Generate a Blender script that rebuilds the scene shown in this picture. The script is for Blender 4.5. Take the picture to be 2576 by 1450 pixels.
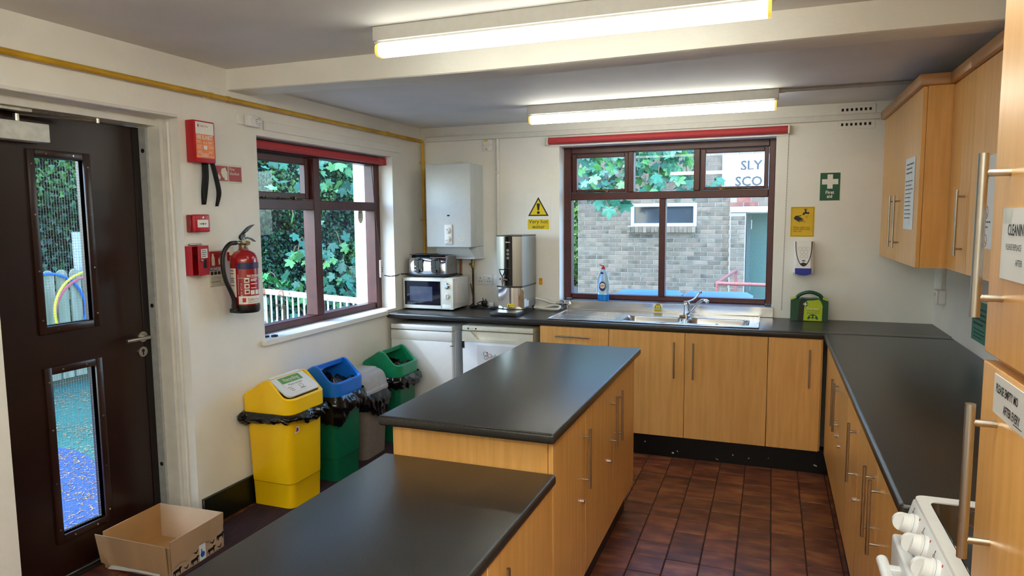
import bpy, bmesh, math, random
from mathutils import Vector, Matrix, noise
R = math.radians
for o in list(bpy.data.objects): bpy.data.objects.remove(o)
scene = bpy.context.scene
col = scene.collection
# ------------------------------------------------------------------ camera
EYE = 1.63
yaw, pitch, roll = R(20.7207), R(-5.7611), R(-0.4549)
fw = Vector((-math.sin(yaw)*math.cos(pitch), math.cos(yaw)*math.cos(pitch), math.sin(pitch)))
r0 = Vector((math.cos(yaw), math.sin(yaw), 0)); u0 = r0.cross(fw)
rt = math.cos(roll)*r0 + math.sin(roll)*u0; up = -math.sin(roll)*r0 + math.cos(roll)*u0
cd = bpy.data.cameras.new('camera'); cam = bpy.data.objects.new('camera', cd); col.objects.link(cam)
cd.sensor_fit = 'HORIZONTAL'; cd.sensor_width = 36; cd.lens = 1725.92/2576*36; cd.clip_start = .02
m = Matrix.Identity(4)
for i in range(3):
    m[i][0] = rt[i]; m[i][1] = up[i]; m[i][2] = -fw[i]
m.translation = (0, 0, EYE)
cam.matrix_world = m
scene.camera = cam
# ------------------------------------------------------------------ sky, sun, exposure
SKY, SUN, TUBE = 0.78, 1.0, 8.0
w = bpy.data.worlds.new('world'); scene.world = w; w.use_nodes = True
nt = w.node_tree; bg = nt.nodes['Background']
sky = nt.nodes.new('ShaderNodeTexSky'); sky.sky_type = 'NISHITA'; sky.sun_disc = False
sky.sun_elevation = R(48); sky.sun_rotation = R(215); sky.altitude = 50; sky.air_density = 1.0; sky.dust_density = 1.2
wb = nt.nodes.new('ShaderNodeMix'); wb.data_type = 'RGBA'; wb.blend_type = 'MULTIPLY'; wb.inputs[0].default_value = 1; wb.inputs[7].default_value = (.82, .98, 1.15, 1)   # daylight as seen with the camera balanced for the tubes
nt.links.new(sky.outputs[0], wb.inputs[6]); nt.links.new(wb.outputs[2], bg.inputs[0]); bg.inputs[1].default_value = SKY
sd = bpy.data.lights.new('sun', 'SUN'); sd.energy = SUN; sd.angle = R(3); sd.color = (.88, .97, 1)
so = bpy.data.objects.new('sun', sd); col.objects.link(so)
so.rotation_euler = Vector((0.62, 0.30, -0.72)).to_track_quat('-Z', 'Y').to_euler()
vs = scene.view_settings
scene.display_settings.display_device = 'sRGB'
vs.view_transform = 'Standard'; vs.look = 'None'; vs.gamma = 1; vs.exposure = 1.0; vs.use_curve_mapping = False
# ------------------------------------------------------------------ materials
def lin(h):
    h = h.lstrip('#'); c = [int(h[i:i+2], 16)/255 for i in (0, 2, 4)]
    return tuple(x/12.92 if x <= .04045 else ((x+.055)/1.055)**2.4 for x in c) + (1,)
MATS = {}
def mat(name, c, rough=.5, metal=0, var=.06, scale=30, bump=0, bscale=None, spec=.5, coat=0, stretch=None, objrand=0, c2=None, detail=3, alpha=None, emit=0, trans=0):
    """principled material: base colour varied by noise (and by object), optional noise relief"""
    if name in MATS: return MATS[name]
    ma = bpy.data.materials.new(name); ma.use_nodes = True; MATS[name] = ma
    n = ma.node_tree.nodes; L = ma.node_tree.links.new; p = n['Principled BSDF']
    c = lin(c) if isinstance(c, str) else c
    p.inputs['Roughness'].default_value = rough; p.inputs['Metallic'].default_value = metal
    p.inputs['Specular IOR Level'].default_value = spec; p.inputs['Coat Weight'].default_value = coat
    p.inputs['Coat Roughness'].default_value = .08
    tc = n.new('ShaderNodeTexCoord'); mp = n.new('ShaderNodeMapping'); L(tc.outputs['Object'], mp.inputs[0])
    if stretch: mp.inputs['Scale'].default_value = stretch
    if objrand:
        oi = n.new('ShaderNodeObjectInfo'); cx = n.new('ShaderNodeVectorMath'); cx.operation = 'MULTIPLY_ADD'
        cx.inputs[0].default_value = (37, 53, 71); L(oi.outputs['Random'], cx.inputs[1]); L(tc.outputs['Object'], cx.inputs[2])
        L(cx.outputs[0], mp.inputs[0])
    no = n.new('ShaderNodeTexNoise'); no.inputs['Scale'].default_value = scale; no.inputs['Detail'].default_value = detail
    L(mp.outputs[0], no.inputs['Vector'])
    rp = n.new('ShaderNodeValToRGB'); e = rp.color_ramp.elements
    d2 = lin(c2) if c2 else tuple(x*(1-var*2) for x in c[:3]) + (1,)
    d1 = c if c2 else tuple(min(1, x*(1+var)) for x in c[:3]) + (1,)
    e[0].position = .35; e[0].color = d2; e[1].position = .65; e[1].color = d1
    L(no.outputs[0], rp.inputs[0])
    out = rp.outputs[0]
    if objrand:
        hs = n.new('ShaderNodeHueSaturation'); mr = n.new('ShaderNodeMapRange')
        mr.inputs[3].default_value = 1-objrand; mr.inputs[4].default_value = 1+objrand
        L(oi.outputs['Random'], mr.inputs[0]); L(mr.outputs[0], hs.inputs['Value']); L(out, hs.inputs['Color']); out = hs.outputs[0]
    L(out, p.inputs['Base Color'])
    if bump:
        b = n.new('ShaderNodeBump'); b.inputs['Strength'].default_value = bump; b.inputs['Distance'].default_value = .01
        n2 = n.new('ShaderNodeTexNoise'); n2.inputs['Scale'].default_value = bscale or scale*2; n2.inputs['Detail'].default_value = 4
        L(mp.outputs[0], n2.inputs['Vector']); L(n2.outputs[0], b.inputs['Height']); L(b.outputs[0], p.inputs['Normal'])
    if emit:
        p.inputs['Emission Color'].default_value = c; p.inputs['Emission Strength'].default_value = emit
    if trans: p.inputs['Transmission Weight'].default_value = trans
    return ma
wall_m = mat('wall_paint', '#eceae3', .6, var=.02, scale=3, bump=.25, bscale=22)
ceil_m = mat('ceiling_paint', '#e3e1de', .7, var=.03, scale=2, bump=.2, bscale=9)
white_m = mat('white_gloss_paint', '#e9e8e3', .35, var=.015, scale=8)
frame_m = mat('door_frame_paint', '#dcdad3', .4, var=.03, scale=12)
plastic_m = mat('white_plastic', '#e8e7e6', .35, var=.015)
cream_m = mat('cream_plastic', '#dedac4', .4, var=.02)
appl_m = mat('white_enamel', '#e6eaee', .4, var=.01)
beech_m = mat('beech_laminate', '#e8b26a', .33, c2='#daa35a', scale=9, stretch=(5, 5, .35), objrand=.05, detail=6)
beech2_m = mat('beech_edge', '#c99252', .4, c2='#b37e42', scale=9, stretch=(5, 5, .35), detail=6)
beechh_m = mat('beech_laminate_cross', '#b98650', .35, c2='#a2713f', scale=9, stretch=(.35, .35, 5), detail=6)
steel_m = mat('brushed_steel', '#b9b4ac', .28, metal=1, var=.08, scale=40, stretch=(1, 1, .05))
sink_m = mat('sink_steel', '#c6c8ca', .22, metal=1, var=.05, scale=30, stretch=(.1, 1, 1))
urn_m = mat('urn_steel', '#969694', .3, metal=1, var=.06, scale=60, stretch=(1, 1, .03))
chrome_m = mat('chrome', '#d4d6da', .07, metal=1, var=.02)
brass_m = mat('brass', '#a98f5c', .3, metal=1, var=.1)
copper_m = mat('copper', '#a55f38', .35, metal=1, var=.15)
black_m = mat('black_plastic', '#131315', .35, var=.1)
blackm_m = mat('black_matt', '#0c0c0d', .6, var=.1, spec=.3)
plinth_m = mat('black_plinth', '#070708', .4, var=.1, scale=10, spec=.3)
skirt_m = mat('dark_green_skirting', '#0b120c', .35, var=.1)
brown_m = mat('brown_gloss_door', '#24100c', .28, var=.08, scale=6, bump=.05, bscale=420)
bead_m = mat('brown_glazing_bead', '#2a1410', .3, var=.08)
maroon_m = mat('maroon_window_paint', '#4c1d1b', .38, var=.1, scale=14)
redblind_m = mat('red_blind_fabric', '#b5383c', .65, var=.04, scale=60)
pipeyel_m = mat('yellow_gas_pipe', '#d2a51c', .4, var=.06, scale=5, c2='#b4880f')
red_m = mat('signal_red', '#b50f1e', .35, var=.04)
redd_m = mat('dark_red', '#8c0f18', .4, var=.05)
fired_m = mat('extinguisher_red', '#a30c17', .22, var=.03, coat=.5)
orange_m = mat('print_orange', '#f07818', .4, var=.02)
signred_m = mat('print_red', '#a3252b', .45, var=.03)
printw_m = mat('print_white', '#eceae4', .45, var=.01)
printp_m = mat('print_pale', '#d9d6c4', .5, var=.02)
printk_m = mat('print_black', '#16140f', .5, var=.02)
printg_m = mat('print_grey', '#6a6a68', .5, var=.02)
ink_m = mat('print_blue_black', '#2c3850', .5, var=.02)
yelsign_m = mat('print_yellow', '#e2c70a', .45, var=.02)
yelwash_m = mat('print_warm_yellow', '#dcb403', .45, var=.02)
greensign_m = mat('print_safety_green', '#0b5534', .45, var=.03)
bluep_m = mat('print_navy', '#22305f', .4, var=.03)
paper_m = mat('paper', '#dfe3e6', .55, var=.02, scale=4, bump=.1, bscale=3)
yel_m = mat('yellow_bin_plastic', '#ffcc0a', .38, var=.02, scale=4)
blue_m = mat('blue_bin_plastic', '#1470d4', .35, var=.03)
green_m = mat('green_bin_plastic', '#0d8a60', .35, var=.04)
greend_m = mat('green_bin_body_plastic', '#0a6a4a', .35, var=.05)
greyl_m = mat('grey_lid_plastic', '#b0b2b8', .35, var=.03)
taupe_m = mat('taupe_bin_plastic', '#7d736d', .45, var=.04)
bag_m = mat('black_bin_liner', '#0a0a0c', .16, var=.1, bump=.12, bscale=22)
card_m = mat('cardboard', '#ad8c69', .8, var=.06, scale=5, stretch=(1, 1, .1), bump=.15, bscale=40)
cardin_m = mat('cardboard_inside', '#b08553', .8, var=.06, scale=5, bump=.1, bscale=30)
carpet_m = mat('maroon_ribbed_mat', '#3a1d2b', .95, c2='#1b0c14', scale=120, stretch=(1, .06, 1), bump=.6, bscale=150)
glassblk_m = mat('black_ceramic_glass', '#060607', .06, var=.05)
tint_m = mat('microwave_door_glass', '#0c0f1e', .06, var=.1)
lime_m = mat('lime_print', '#b6c91a', .5, var=.02)
kit_m = mat('green_case_plastic', '#0b4a2e', .3, var=.06)
kitd_m = mat('dark_green_case_band', '#0b1712', .4, var=.05)
bluedisp_m = mat('dispenser_blue', '#1b2f9e', .3, var=.05)
teal_m = mat('teal_card', '#4f8f7c', .55, var=.03)
hosew_m = mat('white_hose', '#d7d5cd', .4, var=.03)
rubber_m = mat('black_cable', '#111112', .45, var=.05)
diff_m = mat('lamp_diffuser', (1, .995, .86, 1), .4, var=0, emit=TUBE)
diffdim_m = mat('dimmed_lamp_diffuser', (1, .995, .86, 1), .4, var=0, emit=TUBE*.68)  # same lamp type, dimmed so the beam beside it does not blow out
diffboost_m = mat('boosted_lamp_diffuser', (1, .995, .86, 1), .4, var=0, emit=TUBE*2.6)  # same lamp type, glow boosted on the unseen lamps to lift the room
endcap_m = mat('lamp_end_cap', '#e0c65a', .4, var=.02, emit=.5)
fixture_m = mat('lamp_body_enamel', '#c9c8c4', .4, var=.02)
spk = None
def worktop_mat():
    ma = bpy.data.materials.new('charcoal_speckled_laminate'); ma.use_nodes = True
    n = ma.node_tree.nodes; L = ma.node_tree.links.new; p = n['Principled BSDF']
    tc = n.new('ShaderNodeTexCoord')
    v = n.new('ShaderNodeTexNoise'); v.inputs['Scale'].default_value = 420; v.inputs['Detail'].default_value = 2
    L(tc.outputs['Object'], v.inputs['Vector'])
    rp = n.new('ShaderNodeValToRGB'); e = rp.color_ramp.elements
    e[0].position = .45; e[0].color = lin('#1b1a19'); e[1].position = .74; e[1].color = lin('#4a4946')
    L(v.outputs[0], rp.inputs[0]); L(rp.outputs[0], p.inputs['Base Color'])
    p.inputs['Roughness'].default_value = .31; p.inputs['Specular IOR Level'].default_value = .5
    b = n.new('ShaderNodeBump'); b.inputs['Strength'].default_value = .12; b.inputs['Distance'].default_value = .002
    L(v.outputs[0], b.inputs['Height']); L(b.outputs[0], p.inputs['Normal'])
    return ma
wt_m = worktop_mat()
def glass_mat(name, tint=(.96, .98, .97, 1), fac=1.0, rough=0):
    ma = bpy.data.materials.new(name); ma.use_nodes = True
    n = ma.node_tree.nodes; L = ma.node_tree.links.new
    n.remove(n['Principled BSDF']); out = n['Material Output']
    t = n.new('ShaderNodeBsdfTransparent'); t.inputs[0].default_value = tint
    g = n.new('ShaderNodeBsdfGlossy'); g.inputs['Roughness'].default_value = rough
    lw = n.new('ShaderNodeLayerWeight'); lw.inputs[0].default_value = .5      # facing: 0 head-on, 1 grazing (same from both sides)
    pw = n.new('ShaderNodeMath'); pw.operation = 'POWER'; pw.inputs[1].default_value = 5
    ml = n.new('ShaderNodeMath'); ml.operation = 'MULTIPLY_ADD'; ml.inputs[1].default_value = .96*fac; ml.inputs[2].default_value = .04*fac
    mx = n.new('ShaderNodeMixShader')
    L(lw.outputs['Facing'], pw.inputs[0]); L(pw.outputs[0], ml.inputs[0]); L(ml.outputs[0], mx.inputs[0]); L(t.outputs[0], mx.inputs[1]); L(g.outputs[0], mx.inputs[2]); L(mx.outputs[0], out.inputs[0])
    return ma
glass_m = glass_mat('window_glass', fac=.5)
dark_glass_m = mat('far_window_glass', '#39434a', .08, var=.2, scale=2)
def tile_mat(name, cols, rough, bump):
    ma = bpy.data.materials.new(name); ma.use_nodes = True
    n = ma.node_tree.nodes; L = ma.node_tree.links.new; p = n['Principled BSDF']
    tc = n.new('ShaderNodeTexCoord'); oi = n.new('ShaderNodeObjectInfo')
    ad = n.new('ShaderNodeVectorMath'); ad.operation = 'MULTIPLY_ADD'; ad.inputs[0].default_value = (91, 47, 33)
    L(oi.outputs['Random'], ad.inputs[1]); L(tc.outputs['Object'], ad.inputs[2])
    mp = n.new('ShaderNodeMapping'); mp.inputs['Scale'].default_value = (1, 2.2, 1); L(ad.outputs[0], mp.inputs[0])
    no = n.new('ShaderNodeTexNoise'); no.inputs['Scale'].default_value = 7; no.inputs['Detail'].default_value = 4; L(mp.outputs[0], no.inputs['Vector'])
    rp = n.new('ShaderNodeValToRGB'); e = rp.color_ramp.elements
    e[0].position = .3; e[0].color = lin(cols[0]); e[1].position = .72; e[1].color = lin(cols[2])
    x = e.new(.5); x.color = lin(cols[1])
    L(no.outputs[0], rp.inputs[0])
    hs = n.new('ShaderNodeHueSaturation'); mr = n.new('ShaderNodeMapRange'); mr.inputs[3].default_value = .75; mr.inputs[4].default_value = 1.25
    L(oi.outputs['Random'], mr.inputs[0]); L(mr.outputs[0], hs.inputs['Value']); L(rp.outputs[0], hs.inputs['Color'])
    L(hs.outputs[0], p.inputs['Base Color']); p.inputs['Roughness'].default_value = rough
    b = n.new('ShaderNodeBump'); b.inputs['Strength'].default_value = bump; b.inputs['Distance'].default_value = .003
    n2 = n.new('ShaderNodeTexNoise'); n2.inputs['Scale'].default_value = 60; L(ad.outputs[0], n2.inputs['Vector'])
    L(n2.outputs[0], b.inputs['Height']); L(b.outputs[0], p.inputs['Normal'])
    return ma
quarry_m = tile_mat('quarry_tile', ('#3f241b', '#6d3823', '#8d5a30'), .38, .2)
grout_m = mat('dark_grout', '#1d120e', .8, var=.1)
brick_m = tile_mat('buff_brick', ('#5e5648', '#7f7564', '#8f7a68'), .85, .5)
redbrick_m = tile_mat('red_brick', ('#7a4238', '#96564a', '#a2786a'), .85, .5)
mortar_m = mat('mortar', '#a8a297', .9, var=.06)
# ------------------------------------------------------------------ mesh builder
class Fr:
    """a flat frame: point(a,b,c) = o + a*u + b*v + c*(u x v)"""
    def __init__(s, o, u, v): s.o = Vector(o); s.u = Vector(u); s.v = Vector(v); s.n = s.u.cross(s.v)
    def p(s, a, b, c=0): return s.o + a*s.u + b*s.v + c*s.n
    def at(s, a, b, c=0): return Fr(s.p(a, b, c), s.u, s.v)
BACK = lambda x, z, y=5.22: Fr((x, y, z), (1, 0, 0), (0, 0, 1))
LEFT = lambda y, z, x=-2.784: Fr((x, y, z), (0, 1, 0), (0, 0, 1))
RIGHT = lambda y, z, x=1.017: Fr((x, y, z), (0, -1, 0), (0, 0, 1))
WORLD = Fr((0, 0, 0), (1, 0, 0), (0, 1, 0))
def spline(pts, k=6):
    pts = [Vector(p) for p in pts]; out = []
    P = [2*pts[0]-pts[1]] + pts + [2*pts[-1]-pts[-2]]
    for i in range(1, len(P)-2):
        for j in range(k):
            t = j/k; a, b, c, d = P[i-1:i+3]
            out.append(.5*((2*b)+(c-a)*t+(2*a-5*b+4*c-d)*t*t+(3*b-a-3*c+d)*t**3))
    return out+[pts[-1]]
def rrect(x0, x1, y0, y1, r, k=4, rb=None):
    out = []; b = r if rb is None else rb     # rb: radius of the two corners on the x0 side
    for cx, cy, a0, r in ((x1-r, y0+r, -90, r), (x1-r, y1-r, 0, r), (x0+b, y1-b, 90, b), (x0+b, y0+b, 180, b)):
        for i in range(k+1):
            a = R(a0+90*i/k); out.append((cx+r*math.cos(a), cy+r*math.sin(a)))
    return out
class MB:
    def __init__(s): s.v = []; s.f = []
    def add(s, vs, fs):
        b = len(s.v); s.v += [Vector(v) for v in vs]; s.f += [tuple(i+b for i in f) for f in fs]; return s
    def box(s, x0, x1, y0, y1, z0, z1, bev=0, seg=2, fr=None):
        x0, x1 = min(x0, x1), max(x0, x1); y0, y1 = min(y0, y1), max(y0, y1); z0, z1 = min(z0, z1), max(z0, z1)
        if not bev:
            vs = [(x, y, z) for z in (z0, z1) for y in (y0, y1) for x in (x0, x1)]
            fs = [(0, 2, 3, 1), (4, 5, 7, 6), (0, 1, 5, 4), (2, 6, 7, 3), (0, 4, 6, 2), (1, 3, 7, 5)]
        else:
            b = bmesh.new(); bmesh.ops.create_cube(b, size=1)
            for v in b.verts: v.co = ((x0+x1)/2+v.co.x*(x1-x0), (y0+y1)/2+v.co.y*(y1-y0), (z0+z1)/2+v.co.z*(z1-z0))
            bmesh.ops.bevel(b, geom=b.edges[:], offset=min(bev, .49*min(x1-x0, y1-y0, z1-z0)), segments=seg, affect='EDGES', profile=.5)
            b.verts.index_update(); vs = [v.co.copy() for v in b.verts]; fs = [[v.index for v in f.verts] for f in b.faces]; b.free()
        if fr: vs = [fr.p(*v) for v in vs]
        return s.add(vs, fs)
    def fbox(s, fr, a0, a1, b0, b1, c0, c1, bev=0, seg=2): return s.box(a0, a1, b0, b1, c0, c1, bev, seg, fr)
    def prism(s, fr, poly, c0, c1):
        n = len(poly); vs = [fr.p(a, b, c0) for a, b in poly]+[fr.p(a, b, c1) for a, b in poly]
        fs = [tuple(range(n-1, -1, -1)), tuple(range(n, 2*n))]+[(i, (i+1) % n, n+(i+1) % n, n+i) for i in range(n)]
        return s.add(vs, fs)
    def poly(s, fr, poly, c=0): return s.add([fr.p(a, b, c) for a, b in poly], [tuple(range(len(poly)))])
    def ring(s, fr, ox, oy, r1, r2, c0, c1, n=24, a0=0, a1=360):
        full = a1-a0 >= 360; k = n if full else n+1; vs = []
        for i in range(k):
            a = R(a0+(a1-a0)*i/n); ca, sa = math.cos(a), math.sin(a)
            for rr, cc in ((r1, c0), (r2, c0), (r2, c1), (r1, c1)): vs.append(fr.p(ox+rr*ca, oy+rr*sa, cc))
        fs = []
        for i in range(n):
            j = (i+1) % k
            for q in range(4): fs.append((4*i+q, 4*j+q, 4*j+(q+1) % 4, 4*i+(q+1) % 4))
        return s.add(vs, fs)
    def cyl(s, p0, p1, r, r2=None, n=14, caps=True):
        p0, p1 = Vector(p0), Vector(p1); d = (p1-p0).normalized(); r2 = r if r2 is None else r2
        a = d.orthogonal().normalized(); b = d.cross(a)
        vs = [p0+r*(math.cos(t)*a+math.sin(t)*b) for t in [2*math.pi*i/n for i in range(n)]]
        vs += [p1+r2*(math.cos(t)*a+math.sin(t)*b) for t in [2*math.pi*i/n for i in range(n)]]
        fs = [(i, (i+1) % n, n+(i+1) % n, n+i) for i in range(n)]
        if caps: fs += [tuple(range(n-1, -1, -1)), tuple(range(n, 2*n))]
        return s.add(vs, fs)
    def tube(s, pts, r, n=8, rs=None):
        pts = [Vector(p) for p in pts]; m_ = len(pts); vs = []; ref = None
        for i, p in enumerate(pts):
            d = (pts[min(i+1, m_-1)]-pts[max(i-1, 0)]).normalized()
            if ref is None: ref = d.orthogonal().normalized()
            ref = (ref-d*ref.dot(d)).normalized(); b = d.cross(ref); rr = rs[i] if rs else r
            vs += [p+rr*(math.cos(2*math.pi*k/n)*ref+math.sin(2*math.pi*k/n)*b) for k in range(n)]
        fs = [(i*n+k, i*n+(k+1) % n, (i+1)*n+(k+1) % n, (i+1)*n+k) for i in range(m_-1) for k in range(n)]
        fs += [tuple(range(n-1, -1, -1)), tuple(range((m_-1)*n, m_*n))]
        return s.add(vs, fs)
    def lathe(s, prof, c, ax=(0, 0, 1), n=24, a0=0, a1=360, caps=True):
        ax = Vector(ax).normalized(); a = Vector((1, 0, 0)) if abs(ax.z) > .9 else Vector((0, 0, 1)); a = (a-ax*a.dot(ax)).normalized(); b = ax.cross(a); c = Vector(c)
        full = a1-a0 >= 360; k = n if full else n+1; vs = []
        for rr, h in prof:
            for i in range(k):
                t = R(a0+(a1-a0)*i/n); vs.append(c+ax*h+rr*(math.cos(t)*a+math.sin(t)*b))
        fs = [(j*k+i, j*k+(i+1) % k, (j+1)*k+(i+1) % k, (j+1)*k+i) for j in range(len(prof)-1) for i in range(n)]
        if caps and full: fs += [tuple(range(k-1, -1, -1)), tuple(range((len(prof)-1)*k, len(prof)*k))]
        return s.add(vs, fs)
    def loft(s, rings, cap0=True, cap1=True):
        n = len(rings[0]); vs = [p for rg in rings for p in rg]
        fs = [(j*n+i, j*n+(i+1) % n, (j+1)*n+(i+1) % n, (j+1)*n+i) for j in range(len(rings)-1) for i in range(n)]
        if cap0: fs.append(tuple(range(n-1, -1, -1)))
        if cap1: fs.append(tuple(range((len(rings)-1)*n, len(rings)*n)))
        return s.add(vs, fs)
    def sphere(s, c, r, n=10, sc=(1, 1, 1)):
        prof = [(r*math.sin(math.pi*i/n), -r*math.cos(math.pi*i/n)) for i in range(n+1)]
        t = MB().lathe(prof, (0, 0, 0), n=n+4, caps=False); c = Vector(c)
        return s.add([c+Vector((v.x*sc[0], v.y*sc[1], v.z*sc[2])) for v in t.v], t.f)
# ------------------------------------------------------------------ scene graph helpers
ROOT = {}
def rootloc(o):
    while o.parent: o = o.parent
    return ROOT.get(o.name, Vector((0, 0, 0)))
def props(o, label=None, cat=None, group=None, kind=None):
    if label: o['label'] = label
    if cat: o['category'] = cat
    if group: o['group'] = group
    if kind: o['kind'] = kind
    return o
def thing(name, label, cat, loc, rz=0, group=None, kind=None):
    o = bpy.data.objects.new(name, None); col.objects.link(o); o.empty_display_size = .05
    o.location = loc; o.rotation_euler = (0, 0, rz); ROOT[o.name] = Vector(loc)
    return props(o, label, cat, group, kind)
def obj(name, mb, ma, parent=None, label=None, cat=None, group=None, kind=None, smooth=38, solid=0):
    me = bpy.data.meshes.new(name)
    if parent is not None: off = rootloc(parent)
    else:
        xs = [v.x for v in mb.v]; ys = [v.y for v in mb.v]; zs = [v.z for v in mb.v]
        off = Vector(((min(xs)+max(xs))/2, (min(ys)+max(ys))/2, min(zs)))
    me.from_pydata([v-off for v in mb.v], [], mb.f)
    bm = bmesh.new(); bm.from_mesh(me); bmesh.ops.recalc_face_normals(bm, faces=bm.faces); bm.to_mesh(me); bm.free()
    me.materials.append(ma)
    if smooth:
        me.polygons.foreach_set('use_smooth', [True]*len(me.polygons)); me.set_sharp_from_angle(angle=R(smooth))
    o = bpy.data.objects.new(name, me); col.objects.link(o)
    if parent is not None: o.parent = parent
    else: o.location = off; ROOT[o.name] = off
    if solid:
        md = o.modifiers.new('thickness', 'SOLIDIFY'); md.thickness = solid; md.offset = -1
    return props(o, label, cat, group, kind)
def copy_tree(o, parent=None):
    c = o.copy(); col.objects.link(c); c.parent = parent
    for ch in o.children: copy_tree(ch, c)
    return c
def text_mesh(s, size, align='LEFT', bold=0, sx=1):
    cu = bpy.data.curves.new('lettering', 'FONT'); cu.body = s; cu.size = size; cu.align_x = align; cu.resolution_u = 2; cu.offset = bold
    cu.space_line = .9
    t = bpy.data.objects.new('lettering', cu); me = bpy.data.meshes.new_from_object(t)
    vs = [(v.co.x*sx, v.co.y) for v in me.vertices]; fs = [tuple(p.vertices) for p in me.polygons]
    bpy.data.objects.remove(t); bpy.data.curves.remove(cu); bpy.data.meshes.remove(me)
    return vs, fs
def text(s, size, fr, ma, parent, align='LEFT', bold=0, c=.0008, sx=1, name='lettering'):
    vs, fs = text_mesh(s, size, align, bold, sx)
    mb = MB().add([fr.p(a, b, c) for a, b in vs], fs)
    return obj(name, mb, ma, parent, smooth=0)
def lines(fr, ma, parent, a0, a1, b0, n, dy, h=.003, c=.0008, seed=1, name='small_print'):
    """rows of too-small-to-read print"""
    rnd = random.Random(seed); mb = MB()
    for i in range(n):
        a = a0; end = a1-(a1-a0)*rnd.random()*.3
        while a < end:
            wd = min(end-a, (a1-a0)*(.06+.14*rnd.random())); mb.poly(fr, [(a, b0-i*dy), (a+wd, b0-i*dy), (a+wd, b0-i*dy+h), (a, b0-i*dy+h)], c); a += wd+h*.6
    return obj(name, mb, ma, parent, smooth=0)
def B(x0, x1, y0, y1, z0, z1, bev=0, seg=2): return MB().box(x0, x1, y0, y1, z0, z1, bev, seg)
# ================================================================== ROOM SHELL
XL, XR, YB, YF = -2.784, 1.017, 5.22, -1.7
def holed(fr, a0, a1, b0, b1, c0, c1, holes):
    """slab with rectangular holes"""
    As = sorted({a0, a1, *[h[0] for h in holes], *[h[1] for h in holes]}); Bs = sorted({b0, b1, *[h[2] for h in holes], *[h[3] for h in holes]})
    inh = lambda a, b: any(h[0] < a < h[1] and h[2] < b < h[3] for h in holes) or not (a0 < a < a1 and b0 < b < b1)
    mb = MB()
    for i in range(len(As)-1):
        for j in range(len(Bs)-1):
            A0, A1, B0, B1 = As[i], As[i+1], Bs[j], Bs[j+1]; ca, cb = (A0+A1)/2, (B0+B1)/2
            if inh(ca, cb): continue
            q = lambda pts: mb.add([fr.p(*p) for p in pts], [(0, 1, 2, 3)])
            q([(A0, B0, c1), (A1, B0, c1), (A1, B1, c1), (A0, B1, c1)]); q([(A0, B0, c0), (A0, B1, c0), (A1, B1, c0), (A1, B0, c0)])
            L_ = As[i-1] if i else A0-1; R_ = As[i+2] if i+2 < len(As) else A1+1
            D_ = Bs[j-1] if j else B0-1; U_ = Bs[j+2] if j+2 < len(Bs) else B1+1
            if inh((L_+A0)/2, cb): q([(A0, B0, c0), (A0, B0, c1), (A0, B1, c1), (A0, B1, c0)])
            if inh((R_+A1)/2, cb): q([(A1, B0, c0), (A1, B1, c0), (A1, B1, c1), (A1, B0, c1)])
            if inh(ca, (D_+B0)/2): q([(A0, B0, c0), (A1, B0, c0), (A1, B0, c1), (A0, B0, c1)])
            if inh(ca, (U_+B1)/2): q([(A0, B1, c0), (A0, B1, c1), (A1, B1, c1), (A1, B1, c0)])
    return mb
WIN1 = (3.23, 4.74, .925, 2.12); DOOR = (1.76, 2.672, -.02, 2.143); WIN2 = (-1.57, .012, .93, 2.19)
obj('wall_left', holed(LEFT(0, 0), YF, YB+.3, -.02, 2.6, -.36, 0, [WIN1, DOOR]), wall_m, None, 'white painted wall with the brown door and the side window', 'wall', kind='structure', smooth=0)
obj('wall_back', holed(BACK(0, 0), XL, XR, -.02, 2.6, -.32, 0, [WIN2]), wall_m, None, 'white painted wall behind the sink with a wide window', 'wall', kind='structure', smooth=0)
obj('wall_right', B(XR, XR+.2, YF, YB+.3, -.02, 2.6), wall_m, None, 'white painted wall behind the wall cabinets', 'wall', kind='structure', smooth=0)
obj('wall_front', B(XL, XR, YF-.2, YF, -.02, 2.6), wall_m, None, 'white painted wall opposite the sink window', 'wall', kind='structure', smooth=0)
cl = MB().box(XL, XR, YF, 3.12, 2.447, 2.6).box(XL, XR, 3.12, YB, 2.39, 2.6)
obj('ceiling', cl, ceil_m, None, 'off-white painted ceiling with uneven plaster', 'ceiling', kind='structure', smooth=0)
bmb = MB(); rg = []
N_ = 26
for i in range(N_+1):
    x = XL+(XR-XL)*i/N_; t = i/N_; s_ = -.012*math.sin(math.pi*t)+.003*math.sin(9*t+1)
    rg.append([Vector(p) for p in ((x, 3.023, 2.46), (x, 3.019+.003*math.sin(7*t), 2.336+s_), (x, 3.028, 2.331+s_), (x, 3.196, 2.332+s_), (x, 3.203, 2.337+s_), (x, 3.203, 2.46))])
bmb.loft(rg)
obj('trim_1', bmb, wall_m, None, 'deep white plastered ceiling beam between the two strip lights', 'beam', kind='structure', smooth=30)
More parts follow.
